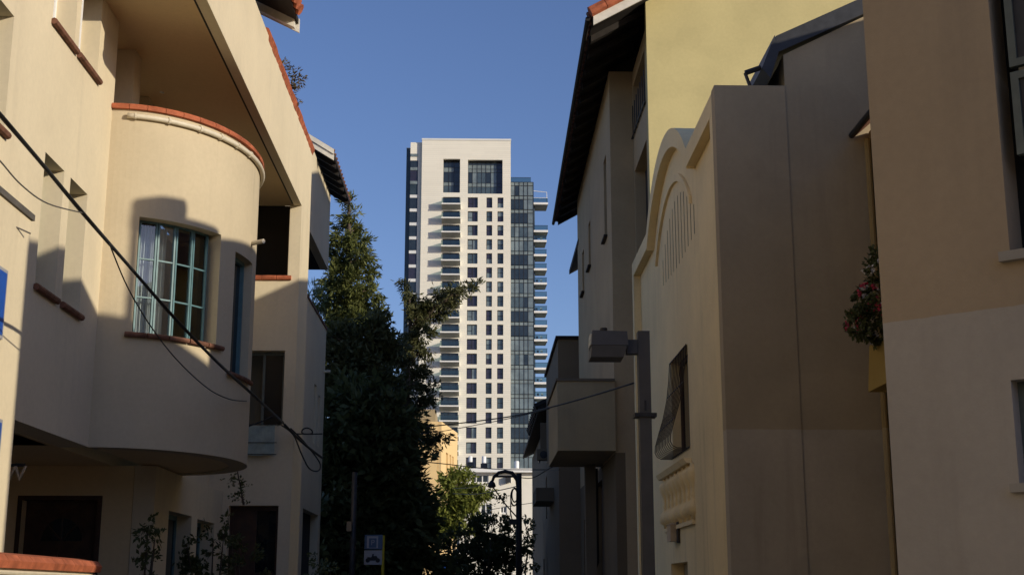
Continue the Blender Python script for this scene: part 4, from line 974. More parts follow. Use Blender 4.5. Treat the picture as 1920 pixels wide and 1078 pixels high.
glass_grid(*recA[:2], recA[2], recA[3], [0, .32, .63, 1], [0, .25, .36, .66, .80, 1], YT + 1.5, tw, lambda i, j: ['tg_mid', 'tg_span', 'tg_dark', 'tg_span', 'tg_dark'][j] if i < 2 else 'tg_dark')
glass_grid(*recB[:2], recB[2], recB[3], [0, .13, .265, .395, .52, .665, .835, 1], [0, .25, .36, .68, .78, .90, 1], YT + 1.5, tw, lambda i, j: ['tg_mid', 'tg_span', 'tg_light' if i in (1, 5) else ('tg_dark' if i in (0, 4) else 'tg_mid'), 'tg_span', 'tg_span', 'tg_mid'][j] if i < 6 else 'tg_plum')
for rc in (recA, recB):
    obj('recess_lining', MB().box((rc[0], YT + .905, rc[3] + .002), (rc[1], YT + 1.6, rc[3] + .3)).box((rc[0], YT + .905, rc[2] - .3), (rc[1], YT + 1.6, rc[2] - .002)) if False else MB().box((rc[0], YT + .905, rc[3] + .002), (rc[1], YT + 1.6, rc[3] + .3)), 'frame_d', tw)
# left set-back strip
LX0, LX1 = tx(765.5), TX0 - .002; YL = YT + 1.0
obj('set_back_wall', MB().box((LX0, YL, 0), (LX1, YL + 10, tz(317 - .0))), 'tg_side', tw)
obj('set_back_head', MB().box((LX0 - .0, YL - .12, tz(300)), (LX1, YL + 10, tz(266))), 'stone', tw)
obj('set_back_jamb', MB().box((tx(780.5), YL - .14, 0), (LX1 - .003, YL - .001, tz(300) - .003)), 'stone', tw)
for k in range(-3, NF):
    z_ = tz(364.5) - FH * k
    mt = 'stone_w' if k >= 0 else 'tg_span'
    o = obj('spandrel_panel', MB().box((LX0 + .05, YL - .22, z_ - .72), (tx(780.3), YL - .003, z_)), mt, tw)
    instance(pane(tx(780.3) - LX0 - .1, FH - .8, rt_.choice(['tg_dark', 'tg_side', 'tg_plum'])), 'glass_pane', (LX0 + .05, YL - .08, z_ + .04), tw)
obj('dark_edge', MB().box((tx(757.3), YL + 1.2, 0), (LX0 - .003, YL + 11, tz(274))), 'tg_side', tw)
obj('edge_cap', MB().box((tx(757), YL + 1.1, tz(274) + .003), (LX0 - .003, YL + 11, tz(272.8))), 'white', tw)
# glass wing
GX0, GX1 = TX1 + .002, tx(1000.5); YG = YT + 2.0; sG = (YG / YT)
GX1 *= sG
def gz(py): return ony(980, py, YG).z
zg1 = gz(342)
obj('glass_wing_core', MB().box((GX0, YG + .3, 0), (GX1 - .02, YG + 12, zg1)), 'frame_d', tw)
pal = ['tg_mid', 'tg_light', 'tg_dark', 'tg_light', 'tg_mid', 'tg_light', 'tg_dark', 'tg_light']
for k in range(NF + 1):
    z1_ = zg1 - FH * k; z0_ = z1_ - FH
    tone = rt_.choice(['tg_dark', 'tg_mid', 'tg_light', 'tg_light']) if k not in (1, 2) else 'tg_dark'
    def pick(i, j, tone=tone):
        if j == 1: return 'tg_span'
        if i == 4: return 'tg_light'
        if rt_.random() < .22: return rt_.choice(['tg_dark', 'tg_mid', 'tg_light'])
        return tone
    glass_grid(GX0, GX1, z0_, z1_, [0, .19, .38, .575, .755, 1], [0, .745, 1], YG, tw, pick, e=.13)
obj('roof_rail', MB().box((GX0, YG + .1, zg1 + .02), (tx(996) * sG, YG + .14, zg1 + 1.15)), 'railg', tw)
obj('roof_rail_bar', MB().box((GX0, YG + .08, zg1 + 1.152), (tx(996) * sG, YG + .16, zg1 + 1.24)), 'frame_d', tw)
# side balconies of the glass wing
YBk = YG + .4
def sx(px): return ony(px, 600, YBk).x
spec = [(379.8, 1001.5, 1029), (431.5, 1006.5, 1028.7)] + [(450 + 26.55 * i, 1002, 1026 + i * .05) for i in range(9)] + [(450 + 26.55 * (9 + i) + i * .6, 1009, 1032) for i in range(8)]
obj('side_core', MB().box((GX1 + .003, YBk + 1.5, 0), (sx(1004), YBk + 9, ony(1003, 384, YBk).z)), 'tg_mid', tw)
for n_, (py, xa, xb) in enumerate(spec):
    z_ = ony(1010, py, YBk).z; x0_ = GX1 + .01; x1_ = sx(xb); D_ = 5.5
    o = obj('side_balcony', MB().prism([(x0_, YBk, z_ - .48), (x1_, YBk, z_ - .48), (x1_ - .2, YBk + D_, z_ - .48), (x0_, YBk + D_, z_ - .48)], [(x0_, YBk, z_), (x1_, YBk, z_), (x1_ - .2, YBk + D_, z_), (x0_, YBk + D_, z_)]), 'slab', tw)
    obj('slab_underside', MB().prism([(x0_, YBk + .1, z_ - .53), (x1_ - .05, YBk + .1, z_ - .53), (x1_ - .25, YBk + D_, z_ - .53), (x0_, YBk + D_, z_ - .53)], [(x0_, YBk + .1, z_ - .49), (x1_ - .05, YBk + .1, z_ - .49), (x1_ - .25, YBk + D_, z_ - .49), (x0_, YBk + D_, z_ - .49)]), 'slab_u', o)
    obj('glass_rail', MB().box((x0_, YBk + .05, z_ + .08), (x1_ - .1, YBk + .08, z_ + 1.1)), 'railg', o)
    obj('glass_rail', MB().box((x1_ - .12, YBk + .085, z_ + .08), (x1_ - .09, YBk + D_ - .3, z_ + 1.1)), 'railg', o)
    obj('handrail', MB().tube([(x0_, YBk + .06, z_ + 1.14), (x1_ - .08, YBk + .06, z_ + 1.14), (x1_ - .1, YBk + D_ - .2, z_ + 1.14)], .05, 6), 'frame_d' if n_ else 'white', o)
    if n_ == 0:
        obj('pergola', MB().tube([(x1_ - .3, YBk + .3, z_), (x1_ - .3, YBk + .3, z_ + 2.6), (x0_, YBk + .3, z_ + 2.9)], .09, 6), 'white', o)
    elif rt_.random() < .7:
        for q_ in range(2):
            xx = x0_ + .4 + q_ * 1.0 + rt_.random() * .3
            obj('garden_chair', MB().box((xx, YBk + .8, z_ + .4), (xx + .5, YBk + 1.3, z_ + .46)).box((xx, YBk + 1.25, z_ + .46), (xx + .5, YBk + 1.3, z_ + .95)).box((xx, YBk + .8, z_ + .003), (xx + .05, YBk + .85, z_ + .4)).box((xx + .45, YBk + .8, z_ + .003), (xx + .5, YBk + .85, z_ + .4)), 'white' if q_ else 'frame_d', o)

# ================================================================== STREET LAMP, POLES, SIGNS, CABLES
YLP = 15.0
lp = thing('street_lamp', 'grey square street lamp post with boxy head in front of the tan house', 'lamp post', (1.95, YLP, .12))
def lpx(px, py): return ony(px, py, YLP)
t0 = lpx(1196, 620); t1 = lpx(1218, 620)
obj('post', MB().prism([(t0.x, YLP, .12), (t1.x, YLP, .12), (t1.x, YLP + .16, .12), (t0.x, YLP + .16, .12)], [(t0.x, YLP, t0.z), (t1.x, YLP, t0.z), (t1.x, YLP + .16, t0.z), (t0.x, YLP + .16, t0.z)]), 'pole', lp)
a = lpx(1107, 622); b = lpx(1180, 672); zm = lpx(1107, 650).z
hd = obj('lamp_head', MB().prism([(a.x, YLP - .12, zm), (b.x - .02, YLP - .12, zm), (b.x - .02, YLP + .28, zm), (a.x, YLP + .28, zm)], [(a.x + .015, YLP - .10, a.z), (b.x - .03, YLP - .10, a.z - .01), (b.x - .03, YLP + .26, a.z - .01), (a.x + .015, YLP + .26, a.z)]), 'lampcase', lp)
obj('lamp_bowl', MB().prism([(a.x - .006, YLP - .10, b.z), (b.x - .075, YLP - .10, b.z), (b.x - .075, YLP + .26, b.z), (a.x - .006, YLP + .26, b.z)], [(a.x + .005, YLP - .115, zm - .003), (b.x - .03, YLP - .115, zm - .003), (b.x - .03, YLP + .275, zm - .003), (a.x + .005, YLP + .275, zm - .003)]), 'lampcase', hd)
obj('lens', MB().box((a.x - .004, YLP - .06, zm + .02), (a.x + .012, YLP + .22, a.z - .03)), 'lens', hd)
obj('photo_sensor', MB().lathe((lpx(1133, 620).x, YLP + .08, a.z), [(.035, 0), (.035, .03), (.045, .035), (.04, .06)], 12), 'metal_d', hd)
obj('arm', MB().box((b.x - .025, YLP + .02, lpx(1180, 662).z), (t0.x - .002, YLP + .14, lpx(1180, 636).z)), 'pole', lp)
c = lpx(1190, 781); d_ = lpx(1231, 774)
obj('clamp', MB().box((c.x, YLP - .03, c.z), (d_.x, YLP + .19, d_.z)), 'metal_d', lp)
c = lpx(1213, 770); obj('hatch', MB().box((c.x - .03, YLP - .012, c.z), (c.x - .005, YLP - .003, c.z + .12)), 'metal_d', lp)
# arched lamp pole far down the street
YQ = 62.0
def qx(px, py): return ony(px, py, YQ)
ap = thing('utility_pole', 'dark pole with curved lamp arm and coiled cables before the white building', 'pole', (qx(973, 1078).x, YQ, 0))
pc = qx(973, 1000).x
obj('pole', MB().tube([(pc, YQ, .1), (pc, YQ, 4), (qx(973, 887).x, YQ, qx(973, 887).z)], [.16, .15, .13], 10), 'metal_d', ap, smooth=True)
obj('arm', MB().tube([qx(972, 915), qx(970, 899), qx(960, 886), qx(947, 883.5), qx(935, 886), qx(926, 894), qx(922, 905)], [.10, .10, .09, .08, .08, .07, .06], 8), 'metal_d', ap, smooth=True)
obj('lamp_head', MB().lathe(qx(922, 912) - Vector((0, 0, .05)), [(.10, 0), (.2, .06), (.16, .2), (.05, .34)], 12), 'metal_d', ap)
obj('cross_arm', MB().tube([qx(929, 893), qx(970, 893)], .05, 6), 'metal_d', ap)
obj('stay', MB().tube([qx(924, 912), qx(945, 942), qx(970, 970)], .035, 6), 'rubber', ap)
obj('junction_box', MB().box(qx(955, 983) - Vector((0, .2, 0)), qx(970, 973) + Vector((0, .1, 0))), 'metal_d', ap)
for cx_, cy_, r_ in ((965, 928, 6.5), (964, 932, 8)):
    pts = [qx(cx_ + r_ * .8 * math.cos(t), cy_ + r_ * 2.0 * math.sin(t)) + Vector((0, -.1 * math.cos(t) - .15, 0)) for t in [2 * math.pi * i / 24 for i in range(25)]]
    obj('cable_coil', MB().tube(pts, .035, 6), 'rubber', ap)
obj('drop_cable', MB().tube([qx(958, 935), qx(957, 960), qx(960, 973)], .03, 6), 'rubber', ap)
up2 = thing('utility_pole', 'dark pole at the left kerb, in front of the tree trunks', 'pole', (ony(666, 1078, 45).x, 45, 0))
q = ony(665, 885, 45); obj('pole', MB().tube([(q.x, 45, .1), (q.x, 45, q.z)], [.11, .09], 10), 'metal_d', up2, smooth=True)
obj('meter_box', MB().box((ony(650, 980, 44.7).x, 44.7, ony(650, 995, 44.7).z), (ony(659, 980, 44.7).x, 44.95, ony(650, 977, 44.7).z)), 'grey_m', up2)
obj('clamp', MB().tube([(q.x, 45, 3.2), (q.x, 45, 3.28)], .13, 10), 'metal_d', up2)
# parking sign
YS = 46.0
def sp_(px, py): return ony(px, py, YS)
ps_ = thing('parking_sign', 'blue parking sign with motorbike plate on a yellow post by the left kerb', 'sign', (sp_(716, 1078).x, YS, .12))
obj('post', MB().tube([(sp_(718, 1040).x, YS + .06, .12), (sp_(718, 1040).x, YS + .06, sp_(718, 1003).z)], .05, 10), 'yellow_p', ps_)
a = sp_(684, 1002); b = sp_(717, 1029)
obj('blue_plate', MB().box((a.x, YS, b.z), (b.x, YS + .02, a.z)), 'blue_p', ps_)
obj('white_field', MB().box((sp_(688, 1015).x, YS - .006, sp_(700, 1027).z), (sp_(709, 1015).x, YS - .002, sp_(700, 1004.5).z)), 'signwhite', ps_)
obj('blue_field', MB().box((sp_(692, 1015).x, YS - .012, sp_(700, 1026).z), (sp_(706, 1015).x, YS - .008, sp_(700, 1008.5).z)), 'blue_p', ps_)
tm = text_mesh('P', .26, .002, 'letter'); tm.materials.append(M['signwhite'])
lt = instance(tm, 'letter', (sp_(699, 1015).x, YS - .016, sp_(700, 1017).z), ps_); lt.rotation_euler = (math.pi / 2, 0, 0); adopt(lt, ps_)
a2 = sp_(683, 1031); b2 = sp_(716, 1058)
wp = obj('white_plate', MB().box((a2.x, YS, b2.z), (b2.x, YS + .02, a2.z)), 'signwhite', ps_)
mb_ = MB(); cx_, cz_ = sp_(699, 1046).x, sp_(700, 1047).z
pic = obj('motorbike_picture', MB().extr([(cx_ - .16, YS - .004, cz_ + .0), (cx_ - .19, YS - .004, cz_ + .06), (cx_ - .06, YS - .004, cz_ + .05), (cx_ - .03, YS - .004, cz_ + .09), (cx_ - .02, YS - .004, cz_ + .16), (cx_ + .03, YS - .004, cz_ + .17), (cx_ + .03, YS - .004, cz_ + .09), (cx_ + .12, YS - .004, cz_ + .10), (cx_ + .18, YS - .004, cz_ + .01), (cx_ + .08, YS - .004, cz_ - .06), (cx_ - .08, YS - .004, cz_ - .06)], (0, -.003, 0)), 'signblack', wp)
for dx in (-.17, .17):
    whl = [(cx_ + dx + .075 * math.cos(t), YS - .008, cz_ - .05 + .075 * math.sin(t)) for t in [2 * math.pi * i / 16 for i in range(16)]]
    obj('wheel_picture', MB().extr(whl, (0, -.003, 0)), 'signblack', wp)
YD = 110.0
ds = thing('disabled_parking_sign', 'small blue wheelchair parking sign above a yellow plate low under the trees', 'sign', (ony(829, 1078, YD).x, YD, .12))
a = ony(822, 1055, YD); b = ony(836, 1071, YD)
obj('plate', MB().box((a.x, YD, b.z), (b.x, YD + .03, a.z)), 'blue', ds)
obj('yellow_plate', MB().box((a.x, YD, b.z - .35), (b.x, YD + .03, b.z - .02)), 'yellow_p', ds)
obj('post', MB().tube([((a.x + b.x) / 2, YD + .08, .1), ((a.x + b.x) / 2, YD + .08, a.z)], .05, 8), 'pole', ds)
wc = Vector(((a.x + b.x) / 2, YD - .01, (a.z + b.z) / 2))
wh = [wc + Vector((-.02 + .13 * math.cos(t), 0, -.1 + .13 * math.sin(t))) for t in [math.radians(100 + 250 * i / 14) for i in range(15)]]
obj('wheelchair_picture', MB().tube(wh, .022, 5).tube([wc + Vector((-.03, 0, .16)), wc + Vector((-.02, 0, .0)), wc + Vector((.09, 0, -.02)), wc + Vector((.14, 0, -.17))], .028, 5), 'signwhite', ds)

def cable(name, label, pts, r, mat='rubber', n=6):
    """pts: (px, py, distance); smoothed through the points"""
    P = [ony(x, y, Y) for x, y, Y in pts]
    out = []
    for i in range(len(P) - 1):
        p0 = P[max(i - 1, 0)]; p1 = P[i]; p2 = P[i + 1]; p3 = P[min(i + 2, len(P) - 1)]
        for k in range(n):
            t = k / n
            out.append(0.5 * ((2 * p1) + (p2 - p0) * t + (2 * p0 - 5 * p1 + 4 * p2 - p3) * t * t + (3 * p1 - p0 - 3 * p2 + p3) * t ** 3))
    out.append(P[-1])
    o = obj(name, MB().tube(out, r, 6), mat, None, smooth=True)
    return tag(o, label, 'cable', 'overhead cables')
def inv(Y0, Y1, t): return 1 / ((1 - t) / Y0 + t / Y1)
mainp = [(-40, 172, 8.2), (0, 216, 8.8), (75, 303, 9.9), (155, 400, 11.4), (240, 497, 13.6), (330, 600, 15.7), (410, 682, 18.0), (470, 737, 21.0), (533, 795, 27.3)]
bundle = cable('cable_bundle', 'thick twisted cable sloping across the cream house to its far wing', mainp, .017)
cable('cable', 'second strand wound along the thick sloping cable bundle', [(x + (2.0 if i % 2 else -1.5), y - 4 + (3 if i % 2 else 0), Y - .02) for i, (x, y, Y) in enumerate(mainp)], .011)
cable('cable', 'thin cable sagging from the left edge up to the thick bundle', [(-20, 285, 8.6), (0, 302, 8.9), (40, 347, 9.6), (90, 382, 10.4), (158, 400, 11.4)], .006, 'wire_grey')
cable('cable', 'short thin wire on the pier above the blue boards', [(-20, 410, 14.2), (0, 416, 14.3), (30, 426, 14.5), (57, 438, 14.7)], .009, 'wire_grey')
cable('cable', 'thin wire sagging below the bay window to the bay edge', [(205, 457, 12.6), (240, 540, 13.8), (285, 615, 15.3), (335, 678, 16.9), (390, 728, 18.4), (430, 748, 19.6), (462, 752, 20.8)], .008)
cable('cable', 'cable from wing corner sloping down to the trees', [(533, 795, 27.3), (555, 818, 27.6), (580, 840, 28.2), (604, 858, 29)], .026)
cable('cable', 'slack loop hanging at the wing corner', [(528, 797, 27.4), (550, 815, 27.5), (565, 850, 27.6), (580, 878, 27.7), (597, 882, 28.2), (599, 866, 28.4), (570, 828, 28), (545, 803, 27.5)], .016)
cable('cable', 'small coil with straight tail on the wing side wall', [(604, 813, 29), (570, 813, 28.6), (567, 806, 28.5), (575, 802, 28.5), (584, 806, 28.6), (583, 813, 28.6), (555, 813, 28.2)], .016)
cable('cable', 'short cable under the wing window near the cloth', [(462, 800, 27.2), (490, 790, 27.3), (512, 780, 27.4)], .018)
cable('street_cable', 'upper cable crossing the street in front of the tower', [(1188, 718, 33.0), (1110, 742, 36), (1030, 764, 40), (960, 780, 44.5), (880, 791, 47.5), (800, 800, 49)], .022)
cable('street_cable', 'lower cable crossing the street in front of the tower', [(1030, 766, 40), (960, 783, 44.5), (890, 797, 48), (830, 808, 50), (790, 813, 51)], .014)
cable('street_cable', 'nearly level cable passing in front of the roof tanks', [(780, 864, 58), (840, 870, 60), (900, 877, 62), (960, 880, 64), (1040, 880, 66)], .022)
cable('street_cable', 'cable running from the pole into the green tree', [(970, 911, 62), (930, 920, 66), (890, 926, 72), (850, 925, 80)], .022)
cable('street_cable', 'cable above it running from the pole lamp to the tree', [(925, 903, 62), (900, 909, 66), (880, 914, 72), (850, 915, 80)], .018)
cable('street_cable', 'cable from the pole to the dark gabled house', [(976, 895, 62), (1000, 895, 62), (1030, 878, 61), (1052, 868, 60.4)], .022)
cable('street_cable', 'lowest cable past the pole over the dark bushes', [(1000, 942, 62), (960, 948, 63), (925, 954, 64), (895, 960, 66)], .014)
cable('street_cable', 'thin dark wire along the right shaded house fronts', [(985, 880, 66), (1020, 882, 56), (1050, 880, 46.6)], .012)

# ================================================================== TREES AND PLANTS
def leaf_mesh(name, C, D, L, Wd, mat, curl=0.25):
    """rhombic leaves: centres C, directions D, lengths L, widths Wd (arrays)"""
    n = len(C); R = RNG.normal(size=(n, 3)); Sd = np.cross(D, R); Sd /= np.linalg.norm(Sd, axis=1)[:, None] + 1e-9
    N = np.cross(D, Sd)
    v = np.empty((n, 4, 3)); v[:, 0] = C; v[:, 2] = C + D * L[:, None]
    mid = C + D * (L * .5)[:, None] + N * (L * curl * .3)[:, None]
    v[:, 1] = mid + Sd * (Wd * .5)[:, None]; v[:, 3] = mid - Sd * (Wd * .5)[:, None]
    me = bpy.data.meshes.new(name)
    me.vertices.add(n * 4); me.vertices.foreach_set('co', v.reshape(-1).astype(np.float32))
    me.loops.add(n * 4); me.loops.foreach_set('vertex_index', np.arange(n * 4, dtype=np.int32))
    me.polygons.add(n); me.polygons.foreach_set('loop_start', np.arange(0, n * 4, 4, dtype=np.int32)); me.polygons.foreach_set('loop_total', np.full(n, 4, dtype=np.int32))
    me.update(calc_edges=True); me.validate()
    me.materials.append(M[mat] if isinstance(mat, str) else mat)
    return me
def sprigs(blobs, dens, k, L, Wd, droop, spread=0.9, shell=0.45, minr=0.0):
    """blobs: (centre, radius xyz). Tufts of k leaves pointing outwards, drooping"""
    Cs, Ds = [], []
    for c, r in blobs:
        c = np.array(c); r = np.array(r); vol = (r[0] * r[1] * r[2]) ** (1 / 3)
        n = max(8, int(dens * vol * vol)); nc = max(3, int(n / 9))
        cd = RNG.normal(size=(nc, 3)); cd /= np.linalg.norm(cd, axis=1)[:, None]
        crad = (shell + (1 - shell) * RNG.random(nc) ** .6) * (1 + .25 * RNG.normal(size=nc))
        cc = c + cd * r * crad[:, None]
        idx = RNG.integers(0, nc, n)
        off = RNG.normal(size=(n, 3)) * np.maximum(.16 * r, L * .45) * np.array([1, 1, .75])
        p = cc[idx] + off
        d = cd[idx] + off / (np.linalg.norm(off, axis=1)[:, None] + 1e-9) * .5
        base = d + np.array([0, 0, -droop]) + RNG.normal(size=(n, 3)) * .3
        p = np.repeat(p, k, axis=0); b = np.repeat(base, k, axis=0) + RNG.normal(size=(n * k, 3)) * spread * .6
        b /= np.linalg.norm(b, axis=1)[:, None] + 1e-9
        p = p + RNG.normal(size=p.shape) * L * .3
        Cs.append(p); Ds.append(b)
    C = np.concatenate(Cs); D = np.concatenate(Ds); n = len(C)
    return C, D, L * RNG.uniform(.55, 1.25, n), Wd * RNG.uniform(.6, 1.3, n)
def pblobs(lst, Y, depth=1.0, jit=0.0):
    out = []
    for t in lst:
        x, y, r = t[:3]; Yb = Y + (t[3] if len(t) > 3 else RNG.uniform(-jit, jit))
        c = ony(x, y, Yb); rr_ = r / 2500 * Yb
        out.append(((c.x, c.y, c.z), (rr_, rr_ * depth, rr_ * (t[4] if len(t) > 4 else 1.0))))
    return out
def limbs(parent, base, top, blobs, r0, name='limb'):
    base = Vector(base); top = Vector(top)
    pts = [base + (top - base) * (i / 6) + Vector((math.sin(i * 1.7) * .08, math.cos(i * 1.3) * .08, 0)) for i in range(7)]
    obj('trunk', MB().tube(pts, [r0 * (1 - .8 * i / 6) for i in range(7)], 8), 'bark', parent, smooth=True)
    for c, r in blobs:
        c = Vector(c); zt = min(max(c.z - 1.2 * (c.xy - base.xy).length * .6, base.z + 1), top.z)
        s_ = base + (top - base) * ((zt - base.z) / (top.z - base.z)); m_ = (s_ + c) / 2 + Vector((0, 0, .15 * (c - s_).length))
        obj(name, MB().tube([s_, m_, c], [r0 * .32, r0 * .2, r0 * .07], 6), 'bark', parent, smooth=True)
def tree(name, label, cat, Y, lst, dens, k, L, Wd, droop, mat, base_px, r0, depth=1.0, jit=.5, group=None, top_px=None, shell=.45, spread=.9, limb=True):
    bl = pblobs(lst, Y, depth, jit)
    b = ony(base_px, 1078, Y); root = thing(name, label, cat, (b.x, Y, .1), group)
    tp = ony(*(top_px or (lst[0][0], lst[0][1])), Y)
    big = [q for q in bl if q[1][0] > .3] if limb else []
    limbs(root, (b.x, Y, .1), (tp.x, Y, tp.z), big, r0)
    C, D, LL, WW = sprigs(bl, dens, k, L, Wd, droop, spread, shell)
    obj('crown', leaf_mesh('crown', C, D, LL, WW, mat), None, root)
    return root
tree('cypress_tree', 'tall ragged cypress with sunlit olive top behind the grey house', 'tree', 72,
     [(655, 366, 7, 0, 2.0), (656, 385, 11, 0, 1.5), (660, 405, 16), (648, 425, 18), (664, 432, 20), (640, 448, 20), (668, 460, 22), (652, 470, 26), (676, 480, 18), (632, 488, 18), (657, 500, 32), (682, 512, 20), (630, 520, 24), (660, 535, 36), (686, 545, 22), (612, 545, 16), (640, 560, 34), (672, 575, 36), (602, 562, 15), (695, 512, 12), (692, 590, 20), (650, 600, 45), (620, 600, 28), (700, 620, 26), (660, 640, 60), (640, 690, 60), (690, 690, 50)],
     150, 9, .36, .085, .15, 'cyp', 655, .35, .9, .8, 'evergreens on the left pavement', (655, 372), .35)
tree('pine_tree', 'dark evergreen with a bent branch reaching across the tower', 'tree', 68,
     [(762, 528, 9, 0, 1.5), (768, 548, 13), (776, 566, 17), (792, 578, 17), (806, 566, 14), (820, 556, 15), (834, 560, 16), (850, 552, 13), (864, 549, 12), (880, 540, 10, 0, .8), (892, 543, 7, 0, .7), (812, 585, 18), (838, 580, 14), (852, 566, 9), (795, 604, 20), (780, 596, 18), (788, 630, 22), (775, 650, 26), (798, 655, 15), (770, 690, 36), (790, 710, 17), (812, 735, 16), (760, 740, 46), (790, 765, 14), (806, 750, 14), (752, 800, 40), (800, 815, 16), (818, 830, 14), (830, 822, 10), (822, 842, 10), (748, 860, 44), (764, 890, 30), (745, 930, 56), (790, 950, 26), (770, 1000, 44), (735, 1040, 70)],
     150, 9, .33, .085, .30, 'pine', 742, .3, 1.0, .7, 'evergreens on the left pavement', (768, 640), .3)
tree('pine_tree', 'broad dark evergreen filling the gap beside the grey house', 'tree', 64,
     [(712, 592, 10), (700, 606, 20), (722, 632, 18), (690, 640, 36), (735, 650, 18), (720, 680, 34), (640, 650, 40), (660, 700, 60), (710, 730, 50), (640, 770, 60), (700, 800, 66), (650, 860, 70), (715, 890, 60), (640, 940, 60), (690, 980, 70), (650, 1040, 70), (600, 620, 14), (610, 650, 18)],
     170, 6, .42, .14, .25, 'pine', 690, .3, 1.0, .8, 'evergreens on the left pavement', (690, 640), .35)
tree('evergreen_tree', 'dense black-green evergreen lowest behind the parking sign', 'tree', 58,
     [(700, 760, 40), (660, 760, 50), (740, 800, 50), (640, 830, 60), (700, 850, 70), (620, 900, 50), (742, 880, 44), (680, 930, 80), (740, 950, 70), (630, 990, 60), (700, 1020, 80), (770, 1020, 50), (650, 1060, 70), (720, 1070, 70), (790, 1060, 40), (610, 1060, 40)],
     120, 6, .5, .22, .2, 'leaf_d', 700, .25, 1.0, .6, 'evergreens on the left pavement', (700, 780), .2)
tree('street_tree', 'bright yellow-green leafy tree in front of the peach house', 'tree', 105,
     [(858, 896, 17, 0, .6), (838, 902, 14, 0, .6), (876, 906, 18), (846, 922, 24), (872, 928, 22), (893, 915, 10), (862, 948, 24), (838, 950, 22), (884, 945, 16), (850, 975, 26), (876, 968, 18), (908, 918, 11), (912, 930, 8), (896, 936, 10), (830, 985, 24)],
     90, 8, .48, .17, .5, 'leaf', 850, .2, 1.0, 1.0, None, (858, 900), .4)
tree('street_tree', 'dark loose-leaved tree below the white building and pole', 'tree', 72,
     [(905, 985, 18), (925, 975, 14), (940, 985, 16), (890, 1000, 26), (930, 1005, 26), (957, 1000, 18), (900, 1040, 40), (940, 1050, 40), (860, 1060, 40), (965, 1030, 20), (870, 1020, 32), (910, 1030, 34), (945, 1035, 28), (840, 1040, 30), (880, 1055, 40), (930, 1065, 34), (960, 1050, 18)],
     120, 6, .24, .13, .2, 'leaf_d', 905, .15, 1.0, 1.0, None, (915, 985), .3)
tree('shrub', 'small dark shrub between the pole and the gabled house', 'shrub', 75, [(985, 970, 9), (992, 985, 12), (982, 1000, 14), (990, 1030, 18), (985, 1060, 20)], 80, 5, .25, .12, .2, 'leaf_d', 987, .08, 1.0, .4, None, (987, 980))
tree('shrub', 'bare-tipped sapling standing before the white building', 'shrub', 70, [(925, 933, 3), (935, 937, 4), (944, 936, 4), (948, 933, 3), (918, 950, 5), (913, 962, 6)], 260, 3, .2, .09, .2, 'leaf_d', 915, .05, 1.0, .2, None, (922, 935))
tree('palm_plant', 'pale spiky plant on the grey house loggia', 'plant', 52, [(588, 548, 9), (594, 556, 8), (584, 558, 7)], 300, 5, .5, .06, -.3, 'leaf_p', 586, .05, 1.0, .2, None, (588, 552), limb=False)
# roof-terrace plant behind the coping
rpn = thing('roof_plant', 'small russet bush on the roof edge of the cream house', 'plant', (ony(540, 200, 26.2).x, 26.2, 11.15))
bl = pblobs([(543, 128, 5), (548, 140, 9), (556, 150, 9), (547, 158, 9), (540, 172, 8), (553, 172, 6), (530, 118, 4), (558, 195, 4)], 26.2, 1.0, .1)
C, D, LL, WW = sprigs(bl, 1500, 5, .10, .03, -.2); obj('leaves', leaf_mesh('leaves', C, D, LL, WW, 'leaf_r'), None, rpn)
q = ony(540, 190, 26.2); obj('stem', MB().tube([(q.x, 26.2, 11.1), (q.x + .02, 26.2, q.z), ony(549, 145, 26.2)], [.03, .025, .01], 6), 'bark', rpn)
# garden shrubs along the ground floor
def shrub(label, Y, lst, dens, L, Wd, mat='leaf_d', name='garden_shrub', grp='shrubs before the cream house'):
    bl = pblobs(lst, Y, 1.0, .25); b = ony(lst[-1][0], 1078, Y); r_ = thing(name, label, 'shrub', (b.x, Y, .12), grp)
    C, D, LL, WW = sprigs(bl, dens, 5, L, Wd, .0); obj('leaves', leaf_mesh('leaves', C, D, LL, WW, mat), None, r_)
    for c, rr_ in bl[::2]:
        c = Vector(c); obj('stem', MB().tube([(b.x + (c.x - b.x) * .3, Y, .12), (b.x + (c.x - b.x) * .6, Y, c.z * .6), c], [.03, .02, .008], 6), 'bark', r_)
    return r_
shrub('loose shrub with upright stems at the corner of the shaded entrance', 20.6, [(278, 985, 6), (268, 1000, 10), (290, 1010, 12), (262, 1030, 14), (285, 1045, 20), (270, 1070, 26)], 500, .10, .045)
shrub('wide dark shrub below the ground floor windows', 24.2, [(350, 1020, 14), (378, 1012, 14), (400, 1010, 14), (340, 1045, 22), (375, 1045, 26), (410, 1035, 24), (420, 1000, 10), (360, 1070, 30), (400, 1075, 30)], 420, .10, .05)
shrub('dark shrub in front of the garden door', 26.2, [(428, 975, 10), (435, 1000, 14), (445, 1030, 22), (465, 1050, 22), (440, 1065, 26), (480, 1070, 20)], 380, .10, .05)
shrub('small shrub beyond the wing at the kerb', 30.5, [(600, 1050, 14), (590, 1070, 18), (620, 1065, 14)], 420, .10, .05)
vine = thing('hanging_vine', 'thin bare vine trailing down under the rounded bay', 'plant', (ony(455, 940, 26.5).x, 26.5, ony(455, 940, 26.5).z))
vp = [ony(x, y, 26.5) for x, y in ((444, 876), (447, 893), (451, 912), (454, 930), (457, 946))]
obj('stem', MB().tube(vp, [.012, .014, .016, .02, .024], 6), 'bark', vine)
bl = pblobs([(440, 886, 6), (450, 905, 6), (461, 911, 6), (447, 925, 7), (458, 935, 8), (433, 905, 4), (437, 930, 5)], 26.5)
C, D, LL, WW = sprigs(bl, 700, 3, .07, .04, .2); obj('leaves', leaf_mesh('leaves', C, D, LL, WW, 'leaf_d'), None, vine)
